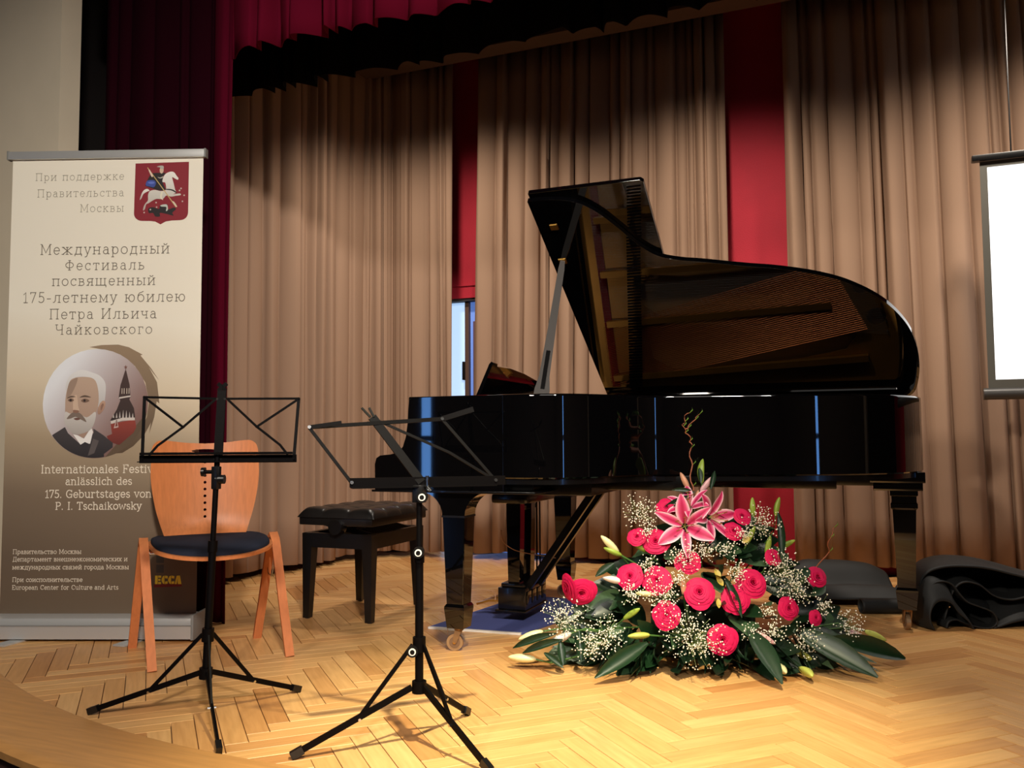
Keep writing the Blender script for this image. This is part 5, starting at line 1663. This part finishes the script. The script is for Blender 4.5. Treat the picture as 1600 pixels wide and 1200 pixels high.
# leaves
def leaf_mesh(name, ratio, fold, droop, m_):
    nv = 6
    vs, fs = [], []
    for j in range(nv + 1):
        v = j / nv
        wd = ratio * (sin(pi * min(1, v * 0.94 + 0.04)) ** 0.8)
        z = -droop * v * v
        vs += [(-wd / 2, v, z + fold * wd), (0, v, z), (wd / 2, v, z + fold * wd)]
    for j in range(nv):
        for q in (0, 1): fs.append((j * 3 + q, j * 3 + q + 1, j * 3 + q + 4, j * 3 + q + 3))
    me = B().add(vs, fs).mesh(name, 180, False)
    me.materials.append(m_)
    return me


LM = [leaf_mesh('leaf', 0.50, 0.18, 0.12, LEAFM[0]), leaf_mesh('leaf', 0.44, 0.22, 0.18, LEAFM[1]), leaf_mesh('leaf', 0.55, 0.14, 0.10, LEAFM[2]),
      leaf_mesh('strap_leaf', 0.10, 0.25, 0.04, LEAFM[0]), leaf_mesh('strap_leaf', 0.14, 0.25, 0.06, LEAFM[1])]
leaf_n = 0


def leaf_at(me, A_, C_, wscale=None, nrm=None, roll=0.0):
    global leaf_n
    d = C_ - A_
    ln = d.length
    y_ = d.normalized()
    n_ = Vector(nrm if nrm is not None else CAMD + Vector((0, 0, 0.6)))
    x_ = y_.cross(n_).normalized()
    z_ = x_.cross(y_)
    M = Matrix((x_, y_, z_)).transposed().to_4x4()
    M.translation = A_
    o = bpy.data.objects.new(me.name, me); COL.objects.link(o)
    ws = ln if wscale is None else wscale
    place(o, fa, M @ Matrix.Rotation(roll, 4, 'Y') @ Matrix.Diagonal((ws, ln, ln, 1)))
    leaf_n += 1


BIG = leaf_mesh('leaf', 1.0, 0.10, 0.04, LEAFM[1])
STR = leaf_mesh('strap_leaf', 1.0, 0.15, 0.06, LEAFM[1])
YEL = leaf_mesh('leaf', 0.55, 0.15, 0.10, mat('leaf_yellow', (176, 152, 58), 0.5, var=0.15, vscale=30))
for (x0, y0, z0, x1, y1, z1, wd, kk) in LEAVES:
    leaf_at(BIG if kk == 'b' else STR, Vector((x0, y0, z0)), Vector((x1, y1, max(0.012, z1))), wd)
for (x0, y0, z0, x1, y1, z1) in YELLOW:
    leaf_at(YEL, Vector((x0, y0, z0)), Vector((x1, y1, z1)) + Vector((0, 0, 0.005)))
RX = Vector((0.925, 0.379, 0))                 # along the bouquet
rnd = random.Random(12)
# foliage over the mound: width shrinks with height
while leaf_n < 215:
    t = rnd.random() ** 1.5
    z = 0.03 + 0.50 * t
    half = 0.46 * (1 - t) ** 0.75 + 0.06
    a = rnd.uniform(-pi * 0.62, pi * 0.62)
    P = CEN + RX * half * sin(a) + CAMD * (0.30 * (1 - t * 0.75)) * cos(a)
    P.z = z
    outd = (RX * sin(a) * 0.9 + CAMD * cos(a) + Vector((0, 0, rnd.uniform(-0.3, 0.75)))).normalized()
    ln = rnd.uniform(0.085, 0.15)
    A_ = P - outd * ln * 0.7
    C_ = P + outd * ln * 0.5 + RX * rnd.uniform(-0.05, 0.05) + Vector((0, 0, rnd.uniform(-0.04, 0.03)))
    C_.z = max(0.012, C_.z); A_.z = max(0.02, A_.z)
    if any((Vector(q[:3]) - C_.lerp(A_, f_)).length < q[3] * 1.35 for q in ROSES for f_ in (0.0, 0.3, 0.6)): continue
    leaf_at(LM[rnd.choice((0, 0, 0, 1, 1, 2))], A_, C_, None, CAMD + Vector((rnd.uniform(-0.5, 0.5), 0, rnd.uniform(0.2, 1.2))), rnd.uniform(-0.5, 0.5))
# spiky fronds fanning out on the floor
while leaf_n < 297:
    a = rnd.uniform(-1.0, 1.0)
    root_ = CEN + RX * 0.40 * a + CAMD * rnd.uniform(0.06, 0.20)
    root_.z = rnd.uniform(0.04, 0.15)
    outd = (RX * (a * 0.7 + rnd.uniform(-0.6, 0.6)) + CAMD * rnd.uniform(0.5, 1.0)).normalized()
    C_ = root_ + outd * rnd.uniform(0.12, 0.21)
    C_.z = rnd.uniform(0.015, 0.07)
    leaf_at(LM[rnd.choice((3, 3, 4))], root_, C_, None, (0, 0, 1), rnd.uniform(-0.9, 0.9))
# foam block hidden in the middle
B().box((-0.80, 3.34, 0.0), (-0.42, 3.50, 0.20), 0.02).obj('floral_foam', mat('foam_green', (24, 40, 24), 0.9), fa)

# baby's breath: clouds of tiny white blossoms on hair-thin stalks
GYM = mat('gypsophila_white', (244, 240, 224), 0.7)
STK = mat('gypsophila_stalk', (120, 140, 84), 0.6)
bb, sk = B(), B()
rnd = random.Random(21)
ico_v = [(0, 0, 1), (0.9, 0, 0.2), (0.28, 0.85, 0.2), (-0.72, 0.53, 0.2), (-0.72, -0.53, 0.2), (0.28, -0.85, 0.2), (0, 0, -0.8)]
ico_f = [(0, 1, 2), (0, 2, 3), (0, 3, 4), (0, 4, 5), (0, 5, 1), (6, 2, 1), (6, 3, 2), (6, 4, 3), (6, 5, 4), (6, 1, 5)]
for (x, y, z, r) in GYPS:
    c = Vector((x, y, z))
    for i in range(int(110 * (r / 0.05) ** 1.6)):
        d = Vector((rnd.gauss(0, 1), rnd.gauss(0, 1), rnd.gauss(0, 1))).normalized() * r * rnd.uniform(0.25, 1.12)
        d -= CAMD * -0.15 * r
        p = c + d
        p.z = max(0.01, p.z)
        s_ = rnd.uniform(0.0022, 0.0042)
        bb.add([p + Vector(v) * s_ for v in ico_v], ico_f)
        if i % 3 == 0:
            q = c - CAMD * 0.05 - Vector((0, 0, 0.03))
            q.z = max(0.01, q.z)
            sk.path([p, p.lerp(q, 0.5) + Vector((0, 0, 0.006)), q], 0.0005, n=3)
bb.obj('baby_breath_blossoms', GYM, fa, 180, False, kind='stuff')
sk.obj('baby_breath_stalks', STK, fa, 180, False, kind='stuff')
# corkscrew willow twigs
TW = mat('willow_twig', (150, 84, 54), 0.6)
for pts in (TWIG, TWIG2, TWIG3):
    P_ = catmull([Vector(p) for p in pts], 5)
    P_ = [p + Vector((0.006 * sin(i * 1.3), 0, 0.004 * cos(i * 1.1))) for i, p in enumerate(P_)]
    B().path(P_, [0.0032 - 0.0018 * i / len(P_) for i in range(len(P_))], n=6).obj('willow_twig', TW, fa, 180)
    for i in range(2, len(P_), 4):
        p = P_[i]
        B().path([p, p + Vector((0.012, 0.0, 0.012)), p + Vector((0.010, 0, 0.022))], [0.0016, 0.002, 0.0008], n=5).obj('twig_tip', LEAFL, fa, 180)

# ------------------------------------------------------------------ blue mat under the pedals
mt = thing('pedal_mat', 'blue mat with a pale front edge under the piano pedals', 'mat', (-1.60, 3.9, 0))
mc = [(-1.835, 3.475), (-1.395, 3.505), (-1.22, 4.32), (-1.72, 4.35)]
B().prism(mc, 2, 0.0005, 0.007).obj('mat_pad', mat('blue_felt', (84, 92, 146), 0.9, spec=0.1, bump=0.3, bscale=400), mt, 0)
e0, e1_ = Vector((-1.83, 3.474, 0.0045)), Vector((-1.40, 3.504, 0.0045))
B().path([e0, e1_], 0.008, ry=0.0045, up=(0, 0, 1)).obj('edge_strip', mat('pale_strip', (214, 208, 198), 0.5), mt, 0)

# thin wires around the lyre
W_ = mat('wire_copper', (196, 148, 110), 0.5)
wr = B().path(catmull([Vector(p) for p in [(-1.575, 3.70, 0.42), (-1.56, 3.69, 0.37), (-1.50, 3.70, 0.33), (-1.40, 3.78, 0.30), (-1.36, 3.84, 0.285)]], 5), 0.0022, n=6).obj('tied_wire', W_, pn, 180)
wr['label'] = 'thin copper wire tied across the lyre'
wr = B().path(catmull([Vector(p) for p in [(-1.605, 3.70, 0.10), (-1.61, 3.69, 0.14), (-1.65, 3.60, 0.16), (-1.69, 3.50, 0.15), (-1.70, 3.43, 0.08), (-1.69, 3.38, 0.012), (-1.66, 3.36, 0.003), (-1.64, 3.33, 0.003)]], 5), 0.002, n=6).obj('loop_wire', W_, None, 180)
tag(wr, 'thin looping wire running from the pedals down to the floor', 'wire')

# ------------------------------------------------------------------ black covers heaped on the floor at the right
COVER = mat('black_cover_cloth', (30, 31, 31), 0.62, spec=0.35, bump=0.15, bscale=300)


def loft(name, parent, rows, k=5, th=0.006):
    """thick cloth lofted through cross-sections given as lists of points"""
    R = [catmull([Vector(p) for p in r], k) for r in rows]
    n_ = len(R[0])
    cols = [catmull([r[i] for r in R], k) for i in range(n_)]
    m_ = len(cols[0])
    vs = [cols[i][j] + Vector((0, 0, 0.004 * noise.noise(cols[i][j] * 9))) for j in range(m_) for i in range(n_)]
    fs = [(j * n_ + i, j * n_ + i + 1, (j + 1) * n_ + i + 1, (j + 1) * n_ + i) for j in range(m_ - 1) for i in range(n_ - 1)]
    o = B().add(vs, fs).obj(name, COVER, parent, 180, False)
    sd = o.modifiers.new('cloth', 'SOLIDIFY'); sd.thickness = th; sd.offset = 0
    return o


E2, F2 = Vector((0.925, 0.379, 0)), Vector((-0.379, 0.925, 0))      # across the view, away from the viewer


def cp(o, a, d, z): return o + E2 * a + F2 * d + Vector((0, 0, z))


def section(o, pts, d, sx=1.0, sz=1.0, ox=0.0): return [cp(o, ox + p[0] * sx, d, max(0.006, p[1] * sz)) for p in pts]


O2 = Vector((0.245, 4.235, 0))
cv = thing('piano_cover', 'crumpled black cover heaped on the floor at the right edge', 'cover', (0.6, 4.6, 0))
# S-shaped front edge, read from the heap: outer drop, hump, inner valley, loop on the floor
low = [(-0.030, 0.05), (-0.035, 0.13), (0.0, 0.19), (0.045, 0.205), (0.085, 0.190), (0.115, 0.15), (0.15, 0.115), (0.20, 0.095), (0.255, 0.075), (0.275, 0.035), (0.25, 0.008), (0.20, 0.006), (0.14, 0.022), (0.10, 0.040), (0.065, 0.032), (0.055, 0.006)]
loft('lower_layer', cv, [section(O2, low, 0.0), section(O2, low, 0.10, 1.10, 1.0, 0.0), section(O2, low, 0.24, 1.2, 1.0, 0.10), section(O2, low, 0.38, 1.4, 0.9, 0.18)])
side_ = [(-0.030, 0.006), (-0.045, 0.06), (-0.046, 0.13), (-0.02, 0.195), (0.02, 0.212), (0.06, 0.19), (0.09, 0.13), (0.14, 0.06), (0.16, 0.006)]
loft('end_flap', cv, [section(O2, [(p[0] * 0.9 + 0.01, p[1] * 0.6) for p in side_], -0.035), section(O2, side_, 0.02), section(O2, side_, 0.10, 1.0, 1.02), section(O2, side_, 0.28, 1.1, 0.9, 0.11)])
top_ = [(-0.040, 0.02), (-0.045, 0.14), (-0.015, 0.225), (0.06, 0.262), (0.16, 0.265), (0.28, 0.250), (0.42, 0.215), (0.60, 0.165), (0.85, 0.10)]
loft('upper_layer', cv, [section(O2, top_, 0.04), section(O2, top_, 0.16, 1.0, 1.05), section(O2, top_, 0.32, 1.0, 1.0, 0.10), section(O2, top_, 0.42, 1.0, 0.55, 0.17), section(O2, top_, 0.48, 1.0, 0.0, 0.20)], th=0.008)
mid_ = [(0.06, 0.03), (0.10, 0.15), (0.15, 0.195), (0.22, 0.185), (0.28, 0.14), (0.36, 0.12), (0.46, 0.135), (0.60, 0.12), (0.80, 0.07)]
loft('inner_fold', cv, [section(O2, mid_, 0.03), section(O2, mid_, 0.12, 1.05, 1.05), section(O2, mid_, 0.30, 1.1, 1.05), section(O2, mid_, 0.44, 1.1, 0.6)])
fold = [(0.26, 0.008), (0.34, 0.055), (0.42, 0.075), (0.50, 0.05), (0.60, 0.065), (0.76, 0.05), (0.95, 0.006)]
loft('floor_fold', cv, [section(O2, [(p[0], p[1] * 0.5) for p in fold], 0.0), section(O2, [(p[0], p[1] * 1.4) for p in fold], 0.09), section(O2, [(p[0], p[1] * 1.9) for p in fold], 0.20), section(O2, [(p[0], p[1] * 2.0) for p in fold], 0.36)])
cv2 = thing('piano_cover', 'black cover lying in low folds behind the rear piano leg', 'cover', (0.0, 4.7, 0))
O3 = Vector((-0.24, 4.55, 0))
flat = [(-0.10, 0.006), (-0.06, 0.07), (0.02, 0.125), (0.14, 0.13), (0.27, 0.125), (0.38, 0.115), (0.46, 0.09)]
loft('flat_fold', cv2, [section(O3, [(p[0], p[1] * 0.3) for p in flat], 0.02), section(O3, [(p[0], p[1] * 0.75) for p in flat], 0.10), section(O3, [(p[0], p[1] * 0.45) for p in flat], 0.20), section(O3, [(p[0], p[1] * 1.35) for p in flat], 0.31), section(O3, [(p[0], p[1] * 1.25) for p in flat], 0.40), section(O3, [(p[0], p[1] * 0.1) for p in flat], 0.50)])
roll_ = [(0.033 * cos(a), 0.036 + 0.033 * sin(a)) for a in [-pi / 2 + 2 * pi * i / 9 * 0.97 for i in range(10)]]
R3 = Vector((-0.055, 4.485, 0))
loft('rolled_edge', cv2, [[R3 + E2 * s_ + F2 * p[0] + Vector((0, 0, p[1])) for p in roll_] for s_ in (0.0, 0.08, 0.15, 0.22)])
